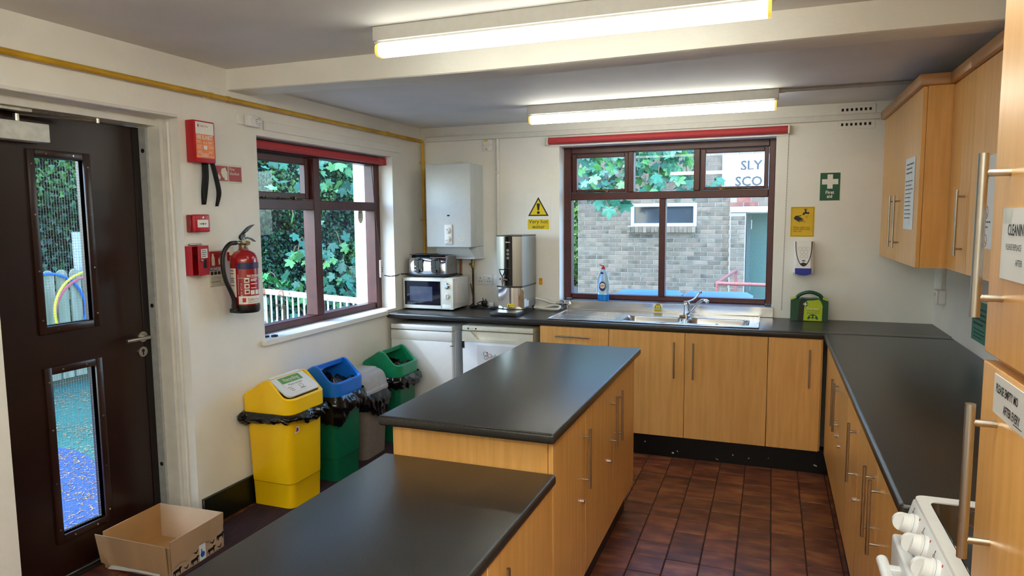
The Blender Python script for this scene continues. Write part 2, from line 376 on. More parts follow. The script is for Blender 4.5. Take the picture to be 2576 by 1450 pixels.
# floor: slab of grout with separate quarry tiles
PT = .1575; tx0, ty0 = .039, 3.512
fl = obj('floor', MB().box(-3.05, XR, YF, YB, -.08, -.003), grout_m, None, 'red-brown quarry tile floor with dark joints', 'floor', kind='structure', smooth=0)
tb = MB().box(-.0765, .0765, -.0765, .0765, -.008, 0, .0025, 1)
rest = MB(); proto = None; nt_ = 0
rnd = random.Random(3)
for i in range(-20, 7):
    for j in range(-34, 12):
        cx, cy = tx0+(i+.5)*PT, ty0+(j+.5)*PT
        if not (-3.05 < cx-.07 and cx+.075 < XR and YF < cy-.07 and cy+.075 < YB): continue
        seen = (-.76 < cx < .42 and 2.2 < cy < 4.66) or (cx < -1.4 and cx > -2.95 and 2.3 < cy < 4.3)
        if seen:
            if proto is None: o = proto = obj('tile', MB().add(tb.v, tb.f), quarry_m, fl, smooth=0); proto.data.transform(Matrix.Translation(rootloc(fl)))
            else: o = proto.copy(); col.objects.link(o)
            o.location = Vector((cx, cy, rnd.uniform(-.0006, .0004)))-rootloc(fl); nt_ += 1
        else: rest.add([v+Vector((cx, cy, 0)) for v in MB().box(-.0765, .0765, -.0765, .0765, -.008, 0).v], MB().box(0, 1, 0, 1, 0, 1).f)
obj('tile_rest', rest, quarry_m, fl, kind='stuff', smooth=0)
obj('baseboard_left', MB().box(XL, XL+.016, 2.69, 4.62, 0, .165, .003, 1), skirt_m, None, 'dark green gloss skirting board below the fire extinguisher', 'skirting board', kind='structure')
# ------------------------------------------------------------------ window builder
def pane(fr, a0, a1, b0, b1, c, parent): return obj('pane', MB().fbox(fr, a0, a1, b0, b1, c-.002, c+.002), glass_m, parent, smooth=0)
def bar(fr, a0, a1, b0, b1, c0, c1, name, parent, ma=maroon_m, bev=.004): return obj(name, MB().fbox(fr, a0, a1, b0, b1, c0, c1, bev, 1), ma, parent)
def stay(fr, a0, a1, b, c, parent, flip=1):
    mb = MB().fbox(fr, a0, a1, b, b+.008, c, c+.01, .002, 1)
    k = a1 if flip > 0 else a0
    mb.add(*(lambda t: (t.v, t.f))(MB().cyl(fr.p(k, b+.002, c), fr.p(k, b+.002, c+.02), .011, n=14)))
    for d in (.1, .5, .9): mb.cyl(fr.p(a0+(a1-a0)*d, b+.004, c), fr.p(a0+(a1-a0)*d, b+.004, c+.016), .005, n=8)
    return obj('window_stay', mb, mat('dull_brass', '#6e5a38', .4, metal=1, var=.2), parent)
# side window (left wall), frame face at x = -2.905
w1 = thing('window_1', 'maroon timber casement window in the side wall looking out on greenery', 'window', (-2.94, 3.985, .925), kind='structure')
f1 = LEFT(0, 0, -2.905)
a0, a1, b0, b1 = WIN1
bar(f1, a0, a0+.07, b0, b1, -.09, 0, 'jamb', w1); bar(f1, a1-.075, a1, b0, b1, -.09, 0, 'jamb', w1)
bar(f1, a0+.07, a1-.075, b1-.07, b1, -.09, 0, 'head', w1); bar(f1, a0+.07, a1-.075, b0+.01, b0+.055, -.09, -.01, 'bottom_rail', w1)
bar(f1, 3.90, 3.975, b0+.055, b1-.07, -.09, .004, 'mullion', w1)
bar(f1, a0+.07, 3.90, 1.70, 1.765, -.09, 0, 'transom', w1); bar(f1, 3.975, a1-.075, 1.70, 1.765, -.09, 0, 'transom', w1)
sash = MB()
sa = (a0+.075, 3.895, 1.77, b1-.075)
for q in ((sa[0], sa[0]+.045, sa[2], sa[3]), (sa[1]-.045, sa[1], sa[2], sa[3]), (sa[0]+.045, sa[1]-.045, sa[2], sa[2]+.04), (sa[0]+.045, sa[1]-.045, sa[3]-.045, sa[3])): sash.fbox(f1, *q, -.07, -.025, .004, 1)
so_ = obj('sash', sash, maroon_m, w1)
pane(f1, sa[0]+.04, sa[1]-.04, sa[2]+.035, sa[3]-.04, -.05, so_)
stay(f1, 3.42, 3.72, 1.772, -.024, so_)
pane(f1, 3.97, a1-.07, 1.76, b1-.065, -.06, w1); pane(f1, a0+.065, 3.905, b0+.05, 1.705, -.06, w1); pane(f1, 3.97, a1-.07, b0+.05, 1.705, -.06, w1)
obj('window_sill', MB().box(-2.915, XL+.002, a0, a1, .905, .932).box(XL, XL+.035, 3.195, 4.575, .898, .932, .004, 1), white_m, w1)
stk = obj('oval_sticker', MB().prism(Fr((-2.962, 4.55, 1.66), (0, 1, 0), (0, 0, 1)), [(.035*math.cos(R(t)), .055*math.sin(R(t))) for t in range(0, 360, 15)], 0, .001), printp_m, w1)
lines(Fr((-2.961, 4.55, 1.66), (0, 1, 0), (0, 0, 1)), printk_m, stk, -.02, .022, .02, 3, .016, .008, c=.0012)
# back window, frame face at y = 5.345
w2 = thing('window_2', 'wide maroon timber window above the sink with three top lights', 'window', (-.78, 5.39, .98), kind='structure')
f2 = BACK(0, 0, 5.345)
bar(f2, -1.57, -1.51, .99, 2.19, -.09, 0, 'jamb', w2); bar(f2, -.032, .012, .99, 2.19, -.09, 0, 'jamb', w2)
bar(f2, -1.51, -.032, 2.138, 2.19, -.09, 0, 'head', w2); bar(f2, -1.51, -.032, .985, 1.022, -.09, -.02, 'bottom_rail', w2)
bar(f2, -1.51, -.032, 1.774, 1.83, -.09, .002, 'transom', w2)
bar(f2, -1.055, -1.012, 1.83, 2.138, -.09, 0, 'mullion', w2); bar(f2, -.559, -.516, 1.83, 2.138, -.09, 0, 'mullion', w2); bar(f2, -.812, -.764, 1.022, 1.774, -.09, 0, 'mullion', w2)
for (s0, s1, k0, k1, fl_) in ((-1.508, -1.057, -1.40, -1.22, 1), (-.514, -.034, -.36, -.15, -1)):
    sm = MB()
    for q in ((s0, s0+.038, 1.834, 2.134), (s1-.03, s1, 1.834, 2.134), (s0+.038, s1-.03, 1.834, 1.856), (s0+.038, s1-.03, 2.106, 2.134)): sm.fbox(f2, *q, -.07, -.022, .003, 1)
    so_ = obj('sash', sm, maroon_m, w2)
    pane(f2, s0+.035, s1-.028, 1.853, 2.108, -.05, so_)
    stay(f2, k0, k1, 1.838, -.02, so_, fl_)
pane(f2, -1.014, -.557, 1.828, 2.14, -.05, w2); pane(f2, -1.512, -.81, 1.02, 1.776, -.05, w2); pane(f2, -.766, -.03, 1.02, 1.776, -.05, w2)
obj('window_sill', MB().box(-1.57, .012, 5.22, 5.42, .93, .985, .003, 1), sink_m, w2)
# ------------------------------------------------------------------ exit door
d1 = thing('door_1', 'dark brown flush door with two wired glass vision panels', 'door', (-3.02, 2.21, 0), kind='structure')
fd = LEFT(0, 0, -3.0)   # c = 0 is the room face of the leaf
VP = [(2.086, 2.312, 1.17, 1.913), (2.092, 2.305, .204, .95)]
obj('door_leaf', holed(fd, 1.80, 2.632, .015, 2.10, -.044, 0, VP), brown_m, d1, smooth=0)
obj('door_edge_strip', MB().fbox(fd, 2.585, 2.632, .015, 2.10, 0, .004, .001, 1), mat('black_brown_edge', '#120807', .4), d1)
fw_ = .035
for a0, a1, b0, b1 in VP:
    bd = MB()
    for q in ((a0-fw_, a0, b0-fw_, b1+fw_), (a1, a1+fw_, b0-fw_, b1+fw_), (a0, a1, b0-fw_, b0), (a0, a1, b1, b1+fw_)): bd.fbox(fd, *q, -.03, .010, .004, 2)
    bo = obj('glazing_bead', bd, bead_m, d1)
    pn = pane(fd, a0-.004, a1+.004, b0-.004, b1+.004, -.024, d1)
    wm = MB(); k = a0+.006
    while k < a1: wm.fbox(fd, k-.0004, k+.0004, b0, b1, -.0244, -.0236); k += .0127
    k = b0+.006
    while k < b1: wm.fbox(fd, a0, a1, k-.0004, k+.0004, -.0244, -.0236); k += .0127
    obj('wire_mesh', wm, mat('glass_wire', '#7f8580', .5), pn, smooth=0)
    for (sx, sz) in ((a0-.018, b0+.03), (a0-.018, (b0*2+b1)/3), (a0-.018, (b0+2*b1)/3), (a0-.018, b1-.03), (a1+.018, b0+.03), (a1+.018, (b0*2+b1)/3), (a1+.018, (b0+2*b1)/3), (a1+.018, b1-.03), (a0+.05, b1+.018), (a1-.05, b1+.018), (a0+.05, b0-.018), (a1-.05, b0-.018)):
        obj('screw', MB().cyl(fd.p(sx, sz, .009), fd.p(sx, sz, .0125), .0055, .004, n=10), chrome_m, bo)
hd = MB().cyl(fd.p(2.575, 1.045, 0), fd.p(2.575, 1.045, .008), .027, n=24)
ho = obj('handle_rose', hd, steel_m, d1)
obj('lever_handle', MB().tube(spline([fd.p(2.575, 1.045, .006), fd.p(2.575, 1.045, .045), fd.p(2.56, 1.045, .055), fd.p(2.50, 1.045, .056), fd.p(2.44, 1.045, .054)], 5), .0095, n=10), steel_m, ho)
lk = obj('lock_rose', MB().cyl(fd.p(2.57, .968, 0), fd.p(2.57, .968, .008), .026, n=24), steel_m, d1)
obj('keyhole', MB().fbox(fd, 2.566, 2.574, .952, .975, .008, .0085).cyl(fd.p(2.57, .974, .0078), fd.p(2.57, .974, .0095), .008, n=14), black_m, lk)
dc = obj('door_closer', MB().fbox(fd, 1.83, 2.115, 1.972, 2.05, 0, .075, .004, 2), mat('silver_grey_enamel', '#d6d9d6', .4), d1)
arm = MB().cyl(fd.p(2.0, 2.045, .04), fd.p(2.0, 2.083, .04), .012, n=12)
arm.fbox(fd, 1.90, 2.04, 2.088, 2.112, .05, .085, .003, 1)
for p, q in (((2.0, 2.083, .04), (2.30, 2.083, .13)), ((2.03, 2.098, .07), (2.30, 2.09, .13))):
    P, Q = fd.p(*p), fd.p(*q); arm.cyl(P, Q, .006, n=8)
arm.cyl(fd.p(2.30, 2.076, .13), fd.p(2.30, 2.096, .13), .009, n=10)
obj('closer_arm', arm, steel_m, dc)
fm = MB()
fm.fbox(fd, 2.636, 2.672, 0, 2.143, -.05, .13).fbox(fd, 2.655, 2.672, 0, 2.13, .13, .165, .005, 1)   # far jamb lining with its bead
fm.fbox(fd, 1.76, 1.796, 0, 2.143, -.05, .13).fbox(fd, 1.76, 1.78, 0, 2.13, .13, .165, .005, 1)
fm.fbox(fd, 1.796, 2.636, 2.105, 2.143, -.05, .11)
obj('door_frame', fm, frame_m, d1, smooth=0)
stp = obj('door_stop', MB().fbox(fd, 2.622, 2.637, 0, 2.105, .005, .05).fbox(fd, 1.795, 1.81, 0, 2.105, .005, .05), mat('grey_frame_paint', '#a5a8a8', .45), d1)
for z in (1.985, 1.20, .36): obj('bolt_hole', MB().cyl(fd.p(2.622, z, .028), fd.p(2.6205, z, .028), .011, n=16), blackm_m, stp)
obj('threshold', MB().box(-3.07, -2.99, 1.78, 2.655, -.002, .012, .003, 1), mat('aluminium_threshold', '#8b8880', .4, metal=1), d1)
# white timber lining around the door head
obj('trim_2', MB().box(XL-.09, XL+.004, 1.70, 2.672, 2.1435, 2.158, .003, 1), frame_m, None, 'thin white painted edging along the door recess head', 'trim', kind='structure')
# ================================================================== WORKTOPS
def worktop(name, x0, x1, y0, y1, z1, label, t=.038, group=None): return obj(name, MB().box(x0, x1, y0, y1, z1-t, z1, .012, 4), wt_m, None, label, 'worktop', group)
bw = MB()
SX0, SX1, SY0, SY1 = -.975, -.115, 4.705, 5.005   # hole for the two bowls
bw.box(XL, XR, 4.595, SY0, .872, .91, .012, 4).box(XL, XR, SY1, 5.219, .872, .91).box(XL, SX0, SY0-.015, SY1+.01, .8725, .90995).box(SX1, XR, SY0-.015, SY1+.01, .8725, .90995)
obj('worktop', bw, wt_m, None, 'long charcoal laminate worktop under the sink, reaching from wall to wall', 'worktop')
worktop('worktop', .32, XR, 1.895, 4.5945, .91, 'charcoal laminate worktop between the cooker and the first aid kit corner')
worktop('worktop', -1.345, -.662, 2.137, 3.775, .91, 'charcoal laminate top of the tall island unit')
worktop('worktop', -1.362, -.676, .55, 2.212, .745, 'charcoal laminate top of the lower island table')
# ================================================================== BASE UNITS
def handle(fr, a, b0, b1, c, parent, r=.006, leg=.03, horiz=False, inset=.035):
    """bar handle standing off the door: fr c axis points out of the door"""
    mb = MB()
    if horiz:
        mb.cyl(fr.p(b0, a, c+leg), fr.p(b1, a, c+leg), r, n=14)
        for k in (b0+inset, b1-inset): mb.cyl(fr.p(k, a, c), fr.p(k, a, c+leg), r*.75, n=10)
    else:
        mb.cyl(fr.p(a, b0, c+leg), fr.p(a, b1, c+leg), r, n=14)
        for k in (b0+inset, b1-inset): mb.cyl(fr.p(a, k, c), fr.p(a, k, c+leg), r*.75, n=10)
    return obj('handle', mb, steel_m, parent)
def lock(fr, a, b, c, parent): return obj('lock', MB().cyl(fr.p(a, b, c), fr.p(a, b, c+.012), .009, n=14).fbox(fr, a-.0015, a+.0015, b-.006, b+.006, c+.012, c+.0125), chrome_m, parent)
def door(fr, a0, a1, b0, b1, parent, name='door', t=.018, ma=None): return obj(name, MB().fbox(fr, a0+.0015, a1-.0015, b0, b1, -t, 0, .0015, 1), ma or beech_m, parent)
def carcass(fr, a0, a1, b0, b1, depth, parent, t=.018): return obj('carcass', MB().fbox(fr, a0+.0005, a1-.0005, b0, b1, -depth, -t-.001), beech_m, parent)
FB = BACK(0, 0, 4.613)
def base_unit(fr, a0, a1, label, doors, depth=.585, top=.870, bot=.15, name='base_cabinet', group=None, ctop=None):
    c = fr.p((a0+a1)/2, 0, -depth/2)
    t = thing(name, label, 'cabinet', (c.x, c.y, bot), group=group)
    carcass(fr, a0, a1, bot, ctop or top, depth, t)
    for d in doors:
        q = door(fr, d['a'][0], d['a'][1], d.get('b', (bot, top-.003))[0], d.get('b', (bot, top-.003))[1], t, d.get('name', 'door'))
        if 'h' in d: handle(fr, *d['h'], 0, q, horiz=d.get('hz', False))
        if 'lock' in d: lock(fr, *d['lock'], 0, q)
    return t
base_unit(FB, -1.535, -1.035, 'beech base unit with a drawer next to the cream fridge', [dict(a=(-1.535, -1.035), b=(.722, .867), h=(.803, -1.41, -1.165), hz=True, name='drawer_front'), dict(a=(-1.535, -1.035), b=(.15, .717), h=(-1.085, .43, .675))])
base_unit(FB, -1.034, -.002, 'wide beech double-door base unit under the sink', [dict(a=(-1.034, -.52), h=(-.587, .56, .805)), dict(a=(-.52, -.002), h=(-.463, .56, .805))], ctop=.72)
base_unit(FB, -.001, .32, 'narrow beech base unit in the corner by the right-hand run', [dict(a=(-.001, .312), h=(.243, .56, .805))])
FRT = RIGHT(0, 0, .342)    # a = -y
base_unit(FRT, -4.594, -3.75, 'beech corner base unit below the first aid kit with a bar handle', [dict(a=(-4.594, -4.50), name='corner_post'), dict(a=(-4.50, -3.75), h=(-3.80, .555, .80), lock=(-3.785, .51))], depth=.66)
base_unit(FRT, -3.749, -3.345, 'beech base unit with bar handle beside the corner unit on the right-hand run', [dict(a=(-3.749, -3.345), h=(-3.70, .555, .80), lock=(-3.64, .50))], depth=.66)
base_unit(FRT, -3.344, -2.925, 'beech base unit with a lone bar handle midway along the right-hand run', [dict(a=(-3.344, -2.925), h=(-3.0, .555, .80), lock=(-2.955, .50))], depth=.66)
base_unit(FRT, -2.924, -1.91, 'double-door beech base unit next to the white cooker', [dict(a=(-2.924, -2.42), h=(-2.485, .555, .80)), dict(a=(-2.42, -1.91), h=(-2.355, .555, .80))], depth=.66)
obj('plinth', MB().box(-1.535, .385, 4.64, 4.655, 0, .15), plinth_m, None, 'scuffed black kickboard under the sink run of base units', 'plinth')
sc = bpy.data.objects['plinth']
obj('paint_fleck', (lambda mb: [mb.poly(BACK(0, 0, 4.64), [(x+.012*math.cos(R(t)+i)*w_, z+.006*math.sin(R(t))) for t in range(0, 360, 60)], .0006) for i, (x, z, w_) in enumerate([(-.59, .03, .7), (-.56, .045, .5), (-.30, .02, .8), (-.20, .06, .3), (-.10, .05, .4), (.02, .065, .3), (-.78, .09, .3), (.30, .05, 1.1)])] and mb)(MB()), printp_m, sc, kind='stuff', smooth=0)
obj('plinth', MB().box(.372, .386, 1.92, 4.64, 0, .15), plinth_m, None, 'black kickboard under the right-hand run beside the cooker', 'plinth')
# island: tall part with doors facing the aisle, end panel facing the table
FI = Fr((-.69, 0, 0), (0, 1, 0), (0, 0, 1))   # faces +x
def island_unit(a0, a1, top, label, doors, x0, group=None):
    t = thing('base_cabinet', label, 'cabinet', ((x0-.69)/2, (a0+a1)/2, .15), group=group)
    obj('carcass', B(x0, -.71, a0+.0005, a1-.0005, .15, top), beech_m, t)
    for d in doors:
        q = door(FI, d['a'][0], d['a'][1], .15, top-.003, t)
        handle(FI, d['h'][0], d['h'][1], d['h'][2], 0, q)
        if 'lock' in d: lock(FI, *d['lock'], 0, q)
    return t
iu = island_unit(2.2125, 2.665, .871, 'tall beech island unit with one door nearest the lower table', [dict(a=(2.2125, 2.665), h=(2.62, .54, .79), lock=(2.60, .49))], -1.325)
obj('end_panel', B(-1.32, -.715, 2.2118, 2.2135, .15, .871), beech_m, iu)
island_unit(2.666, 3.725, .871, 'tall beech island unit with two doors at the sink end', [dict(a=(2.666, 3.20), h=(3.14, .54, .79), lock=(3.09, .49)), dict(a=(3.20, 3.725), h=(3.265, .54, .79))], -1.325)
obj('plinth', B(-1.30, -.735, 2.23, 3.70, 0, .15), plinth_m, None, 'black kickboard recessed under the tall island units', 'plinth')
island_unit(1.62, 2.2105, .706, 'low beech table unit nearest the tall island', [dict(a=(1.62, 2.2105), h=(1.70, .42, .66))], -1.33)
island_unit(.60, 1.619, .706, 'wide low beech table unit at the free end of the lower table', [dict(a=(.60, 1.11), h=(1.04, .42, .66)), dict(a=(1.11, 1.619), h=(1.18, .42, .66))], -1.33)
obj('plinth', B(-1.31, -.735, .63, 2.20, 0, .15), plinth_m, None, 'black kickboard recessed under the lower table units', 'plinth')
# ================================================================== WALL UNITS
def wall_unit(x, a0, a1, label, doors, z0=1.375, z1=2.245):
    fr = RIGHT(0, 0, x); t = thing('wall_cabinet', label, 'wall cabinet', ((x+XR)/2, (a0+a1)/2, z0))
    obj('carcass', B(x+.019, XR-.001, a0, a1, z0, z1), beech_m, t)
    for d in doors:
        q = door(fr, -d['a'][1], -d['a'][0], z0, z1-.002, t)
        if 'h' in d: handle(fr, -d['h'], 1.452, 1.742, 0, q, inset=.03)
    return t
wu = wall_unit(.66, 3.832, 5.03, 'deep beech double-door wall cabinet in the corner with a printed notice', [dict(a=(3.832, 4.42), h=4.345), dict(a=(4.42, 5.03), h=4.495)])
obj('filler_strip', B(.70, .72, 5.03, 5.215, 1.40, 2.19, .004, 1), beech2_m, wu)
obj('cornice', MB().box(.638, XR-.001, 3.812, 5.06, 2.2455, 2.30, .008, 2), beechh_m, wu)
wv = wall_unit(.785, 3.455, 3.831, 'shallow beech wall cabinet with one handle beside the deep corner cabinet', [dict(a=(3.455, 3.831), h=3.53)])
obj('cornice', MB().box(.763, XR-.001, 3.455, 3.8115, 2.2455, 2.30, .008, 2), beechh_m, wv)
wx = wall_unit(.785, 2.45, 3.454, 'long shallow beech wall cabinet carrying the food cases notice', [dict(a=(2.95, 3.454)), dict(a=(2.45, 2.95), h=2.88)])
obj('cornice', MB().box(.763, XR-.001, 2.45, 3.4545, 2.2455, 2.30, .008, 2), beechh_m, wx)
# notices on the wall units
def sheet(fr, wd, ht, label, parent=None, ma=paper_m, cat='notice', t=.0012, name='paper_notice', bend=0):
    return obj(name, MB().fbox(fr, 0, wd, 0, ht, 0, t), ma, parent, label, cat, smooth=0)
n1 = Fr((.659, 4.20, 1.56), (0, -1, 0), (0, 0, 1)); s1 = sheet(n1, .255, .366, 'creased white notice taped on the corner wall cabinet door')
lines(n1, printk_m, s1, .03, .235, .33, 3, .022, .008, c=.0016, seed=4); lines(n1, printk_m, s1, .02, .23, .245, 10, .021, .005, c=.0016, seed=8)
obj('crease', MB().add([n1.p(a, b, .0017) for a, b in ((.09, .34), (.092, .34), (.17, .02), (.167, .02))], [(0, 1, 2, 3)]).add([n1.p(a, b, .0017) for a, b in ((.19, .30), (.192, .30), (.12, .12), (.118, .12))], [(0, 1, 2, 3)]), printg_m, s1, smooth=0)
n2 = Fr((.784, 3.31, 1.50), (0, -1, 0), (0, 0, 1)); s2 = sheet(n2, .22, .36, 'white food cases notice taped on the shallow wall cabinet')
text('FOOD', .03, n2.at(.075, .27), printk_m, s2, c=.0016, sx=.8); text('CASES', .03, n2.at(.045, .235), printk_m, s2, c=.0016, sx=.8)
for b in (.14, .03): obj('red_symbol', MB().ring(n2, .13, b, .022, .026, .0013, .0017).add([n2.p(*p) for p in ((.113, b+.014, .0017), (.117, b+.018, .0017), (.147, b-.014, .0017), (.143, b-.018, .0017))], [(0, 1, 2, 3)]), signred_m, s2)
lines(n2, printk_m, s2, .03, .2, .10, 2, .02, .006, c=.0016)
# ================================================================== TALL UNIT + COOKER
FT = RIGHT(0, 0, .335)
tu = thing('tall_cabinet', 'tall beech larder cabinet with long steel bar handles beside the cooker', 'cabinet', (.67, 1.02, 0))
obj('carcass', B(.354, XR-.001, .73, 1.318, .10, 2.33), beech_m, tu)
obj('kickboard', B(.39, .40, .74, 1.31, 0, .10), plinth_m, tu)
q = obj('upper_door', MB().fbox(FT, -1.325, -.73, 1.406, 2.33, -.019, 0, .002, 1), beech_m, tu); handle(FT, -1.246, 1.472, 1.724, 0, q, r=.0075, leg=.036, inset=.03)
q2 = obj('lower_door', MB().fbox(FT, -1.325, -.73, .10, 1.392, -.019, 0, .003, 2), beech_m, tu); handle(FT, -1.237, 1.084, 1.336, 0, q2, r=.0075, leg=.036, inset=.03)
n3 = Fr((.334, 1.262, 1.533), (0, -1, 0), (0, 0, 1)); s3 = sheet(n3, .297, .107, 'laminated cleaning notice with serif capitals on the upper larder door')
text('CLEANIN', .0235, n3.at(.028, .067), printk_m, s3, c=.0016, sx=.72, bold=.0004); text('PLEASE REPLACE', .013, n3.at(.024, .045), printk_m, s3, c=.0016, sx=.72); text('AFTER', .013, n3.at(.071, .023), printk_m, s3, c=.0016, sx=.8)
obj('clear_tape', MB().add([n3.p(a, b, .0022) for a, b in ((-.002, .108), (.05, .106), (.045, .085), (.006, .083))], [(0, 1, 2, 3)]), glass_m, s3, smooth=0)
n4 = Fr((.334, 1.253, 1.323), (0, -1, 0), (0, 0, 1)); s4 = sheet(n4, .29, .061, 'white strip notice in black capitals on the lower larder door')
text('PLEASE EMPTY MO', .0185, n4.at(.012, .035), printk_m, s4, c=.0016, sx=.66, bold=.0004); text('AFTER EVERY', .0185, n4.at(.052, .010), printk_m, s4, c=.0016, sx=.66, bold=.0004)
obj('underline', MB().poly(n4, [(.098, .006), (.135, .006), (.135, .0075), (.098, .0075)], .0016), printk_m, s4, smooth=0)
ck = thing('cooker', 'white freestanding electric cooker with black ceramic hob', 'cooker', (.68, 1.63, 0))
y0, y1 = 1.385, 1.884
obj('body', B(.345, .96, y0, y1, .02, .905, .004, 1), appl_m, ck)
obj('side_panel', B(.33, .344, y0, y1, .10, .30, .004, 1), appl_m, ck)
hob = MB()
rg0 = rrect(.348, .965, y0-.002, y1+.004, .02, 4)
rg1 = rrect(.376, .945, y0+.028, y1-.024, .02, 4)
hob.loft([[(x, y, .905) for x, y in rg0], [(x, y, .936) for x, y in rg0], [(x*.996+.0025, y*.998+.003, .941) for x, y in rg0], [(x, y, .938) for x, y in rg1], [(x, y, .930) for x, y in rg1]], True, True)
ho_ = obj('hob_frame', hob, appl_m, ck)
hg = obj('hob_glass', B(.377, .944, y0+.029, y1-.025, .930, .9365, .003, 1), glassblk_m, ck)
for (x, y, r_) in ((.50, 1.77, .07), (.78, 1.76, .09), (.50, 1.50, .09), (.78, 1.51, .07)):
    obj('hob_ring', MB().ring(Fr((x, y, .9367), (1, 0, 0), (0, 1, 0)), 0, 0, r_, r_+.0018, 0, .0003, n=40), printg_m, hg, smooth=0)
PN = Fr((.325, 0, .855), (0, -1, 0), Vector((.022, 0, .078)).normalized())   # sloped control panel, c out to the room
cp = obj('control_panel', MB().fbox(PN, -y1, -y0, 0, .081, -.02, 0, .004, 2), appl_m, ck)
for i, y in enumerate((1.80, 1.685, 1.57, 1.455)):
    c0 = PN.p(-y, .042, 0); kn = MB().lathe([(.027, 0), (.027, .012), (.0235, .014), (.0225, .024), (.021, .03)], c0, PN.n, n=28)
    pts = []
    gp = Fr(PN.p(-y, .042, .028), PN.u, PN.v)
    for t in range(0, 181, 15): pts.append((.021*math.cos(R(t)), .021*math.sin(R(t))))
    kn.prism(Fr(gp.p(-.0065, 0, 0), PN.v, PN.n), [(.021*math.cos(R(t)), .020*math.sin(R(t))) for t in range(0, 181, 15)], -.0001, .013)
    ko = obj('knob', kn, appl_m, cp)
    mk = MB().ring(PN.at(-y, .042), 0, 0, .0272, .0276, .009, .0095, n=40)
    obj('knob_ring_mark', mk, printg_m, ko, smooth=0)
    obj('red_marker', MB().fbox(PN.at(-y, .042), .018, .023, .024, .029, .0002, .0012), red_m, cp)
    obj('symbol', MB().ring(PN.at(-y-.045, .058), 0, 0, .004, .0046, .0002, .0008, n=14).fbox(PN.at(-y-.045, .058), -.001, .001, .006, .013, .0002, .0008), printk_m, cp, smooth=0)
od = obj('oven_door', MB().box(.303, .335, y0+.003, y1-.002, .31, .838, .008, 3), appl_m, ck)
obj('door_handle', MB().cyl((.272, 1.42, .80), (.272, 1.80, .80), .013, n=18).box(.272, .305, 1.735, 1.76, .79, .81, .002, 1).box(.272, .305, 1.46, 1.485, .79, .81, .002, 1), appl_m, od)
obj('door_window', B(.3022, .303, y0+.06, y1-.06, .40, .70), glassblk_m, od)
obj('foot', B(.37, .94, 1.40, 1.87, 0, .02), black_m, ck)
# ================================================================== CEILING LIGHTS
def strip_light(x0, x1, y, zc, label, rz=0, dm=None):
    t = thing('strip_light', label, 'ceiling light', ((x0+x1)/2, y, zc-.115), rz, group='fluorescent strip lights')
    obj('housing', B(x0-.012, x1+.012, y-.034, y+.034, zc-.062, zc, .003, 1), fixture_m, t)
    obj('gear_tray', B(x0-.006, x1+.006, y-.028, y+.028, zc-.070, zc-.062), fixture_m, t)
    pf = rrect(-.036, .036, -.052, 0, .02, 4)
    df = MB().loft([[(x0+.012, y+a, zc-.070+b) for a, b in pf], [(x1-.012, y+a, zc-.070+b) for a, b in pf]])
    obj('diffuser', df, dm or diff_m, t)
    for e0, e1 in ((x0, x0+.0125), (x1-.0125, x1)):
        obj('end_cap', MB().loft([[(e0, y+a*1.03, zc-.070+b*1.02) for a, b in pf], [(e1, y+a*1.03, zc-.070+b*1.02) for a, b in pf]]), endcap_m, t)
strip_light(-1.60, -.022, 2.64, 2.447, 'long fluorescent strip light on the ceiling in front of the beam', dm=diffdim_m)
strip_light(-1.557, .006, 4.49, 2.39, 'fluorescent strip light on the ceiling between the beam and the sink window')
strip_light(-1.60, -.022, -.85, 2.447, 'fluorescent strip light on the ceiling near the wall opposite the sink', dm=diffboost_m)
strip_light(-.53, 1.03, .80, 2.447, 'added fill strip light running front to back on the ceiling beside the larder cabinet', R(90), diffboost_m)  # unseen fill lamp, added to brighten the side wall and cabinet fronts
strip_light(-.53, 1.03, -.83, 2.447, 'added fill strip light running front to back behind the larder cabinet', R(90), diffboost_m)  # second added fill lamp, out of view and clear of the window reflections
pv = mat('white_pvc_conduit', '#bdbbb5', .4, var=.02)
obj('conduit', MB().tube([(.018, 4.49, 2.378), (.66, 4.50, 2.378), (.99, 4.505, 2.378)], .0105, n=10).cyl((.018, 4.49, 2.378), (.05, 4.49, 2.378), .014).cyl((.44, 4.494, 2.378), (.46, 4.495, 2.378), .0135), pv, None, 'white round conduit along the ceiling from the strip light to the wall cabinets', 'conduit')
# ================================================================== PIPES AND TRUNKING
gp = thing('gas_pipe', 'yellow gas pipe along the side wall turning down by the boiler', 'pipe', (XL+.03, 3.3, 2.28))
yr = .0135
obj('pipe_run', MB().tube([(XL+.03, YF+.05, 2.283), (XL+.03, 2.9, 2.281), (XL+.03, 4.95, 2.279), (XL+.03, 5.165, 2.278)]+spline([(XL+.03, 5.165, 2.278), (XL+.031, 5.183, 2.274), (XL+.033, 5.188, 2.255), (XL+.033, 5.188, 2.24)], 4)[1:]+[(XL+.034, 5.188, 1.40), (XL+.034, 5.188, .912)], yr, n=14), pipeyel_m, gp)
for y in (2.86, 2.98, 4.62): obj('collar', MB().cyl((XL+.03, y, 2.281), (XL+.03, y+.022, 2.281), yr+.003, n=16), pipeyel_m, gp)
for z in (2.10, 1.62): obj('pipe_clip', MB().cyl((XL+.034, 5.188, z), (XL+.034, 5.188, z+.012), yr+.003, n=16).box(XL+.001, XL+.02, 5.18, 5.196, z, z+.012), pipeyel_m, gp)
tr = mat('painted_trunking', '#dedcd5', .45, var=.02)
obj('cable_trunking', MB().box(XL+.06, .655, 5.195, 5.2195, 2.272, 2.312, .002, 1), tr, None, 'long white cable trunking below the ceiling on the sink wall', 'trunking')
obj('cable_trunking', MB().box(.657, XR-.005, 5.195, 5.2195, 2.272, 2.312, .002, 1), tr, None, 'short white cable trunking across the wall vent', 'trunking')
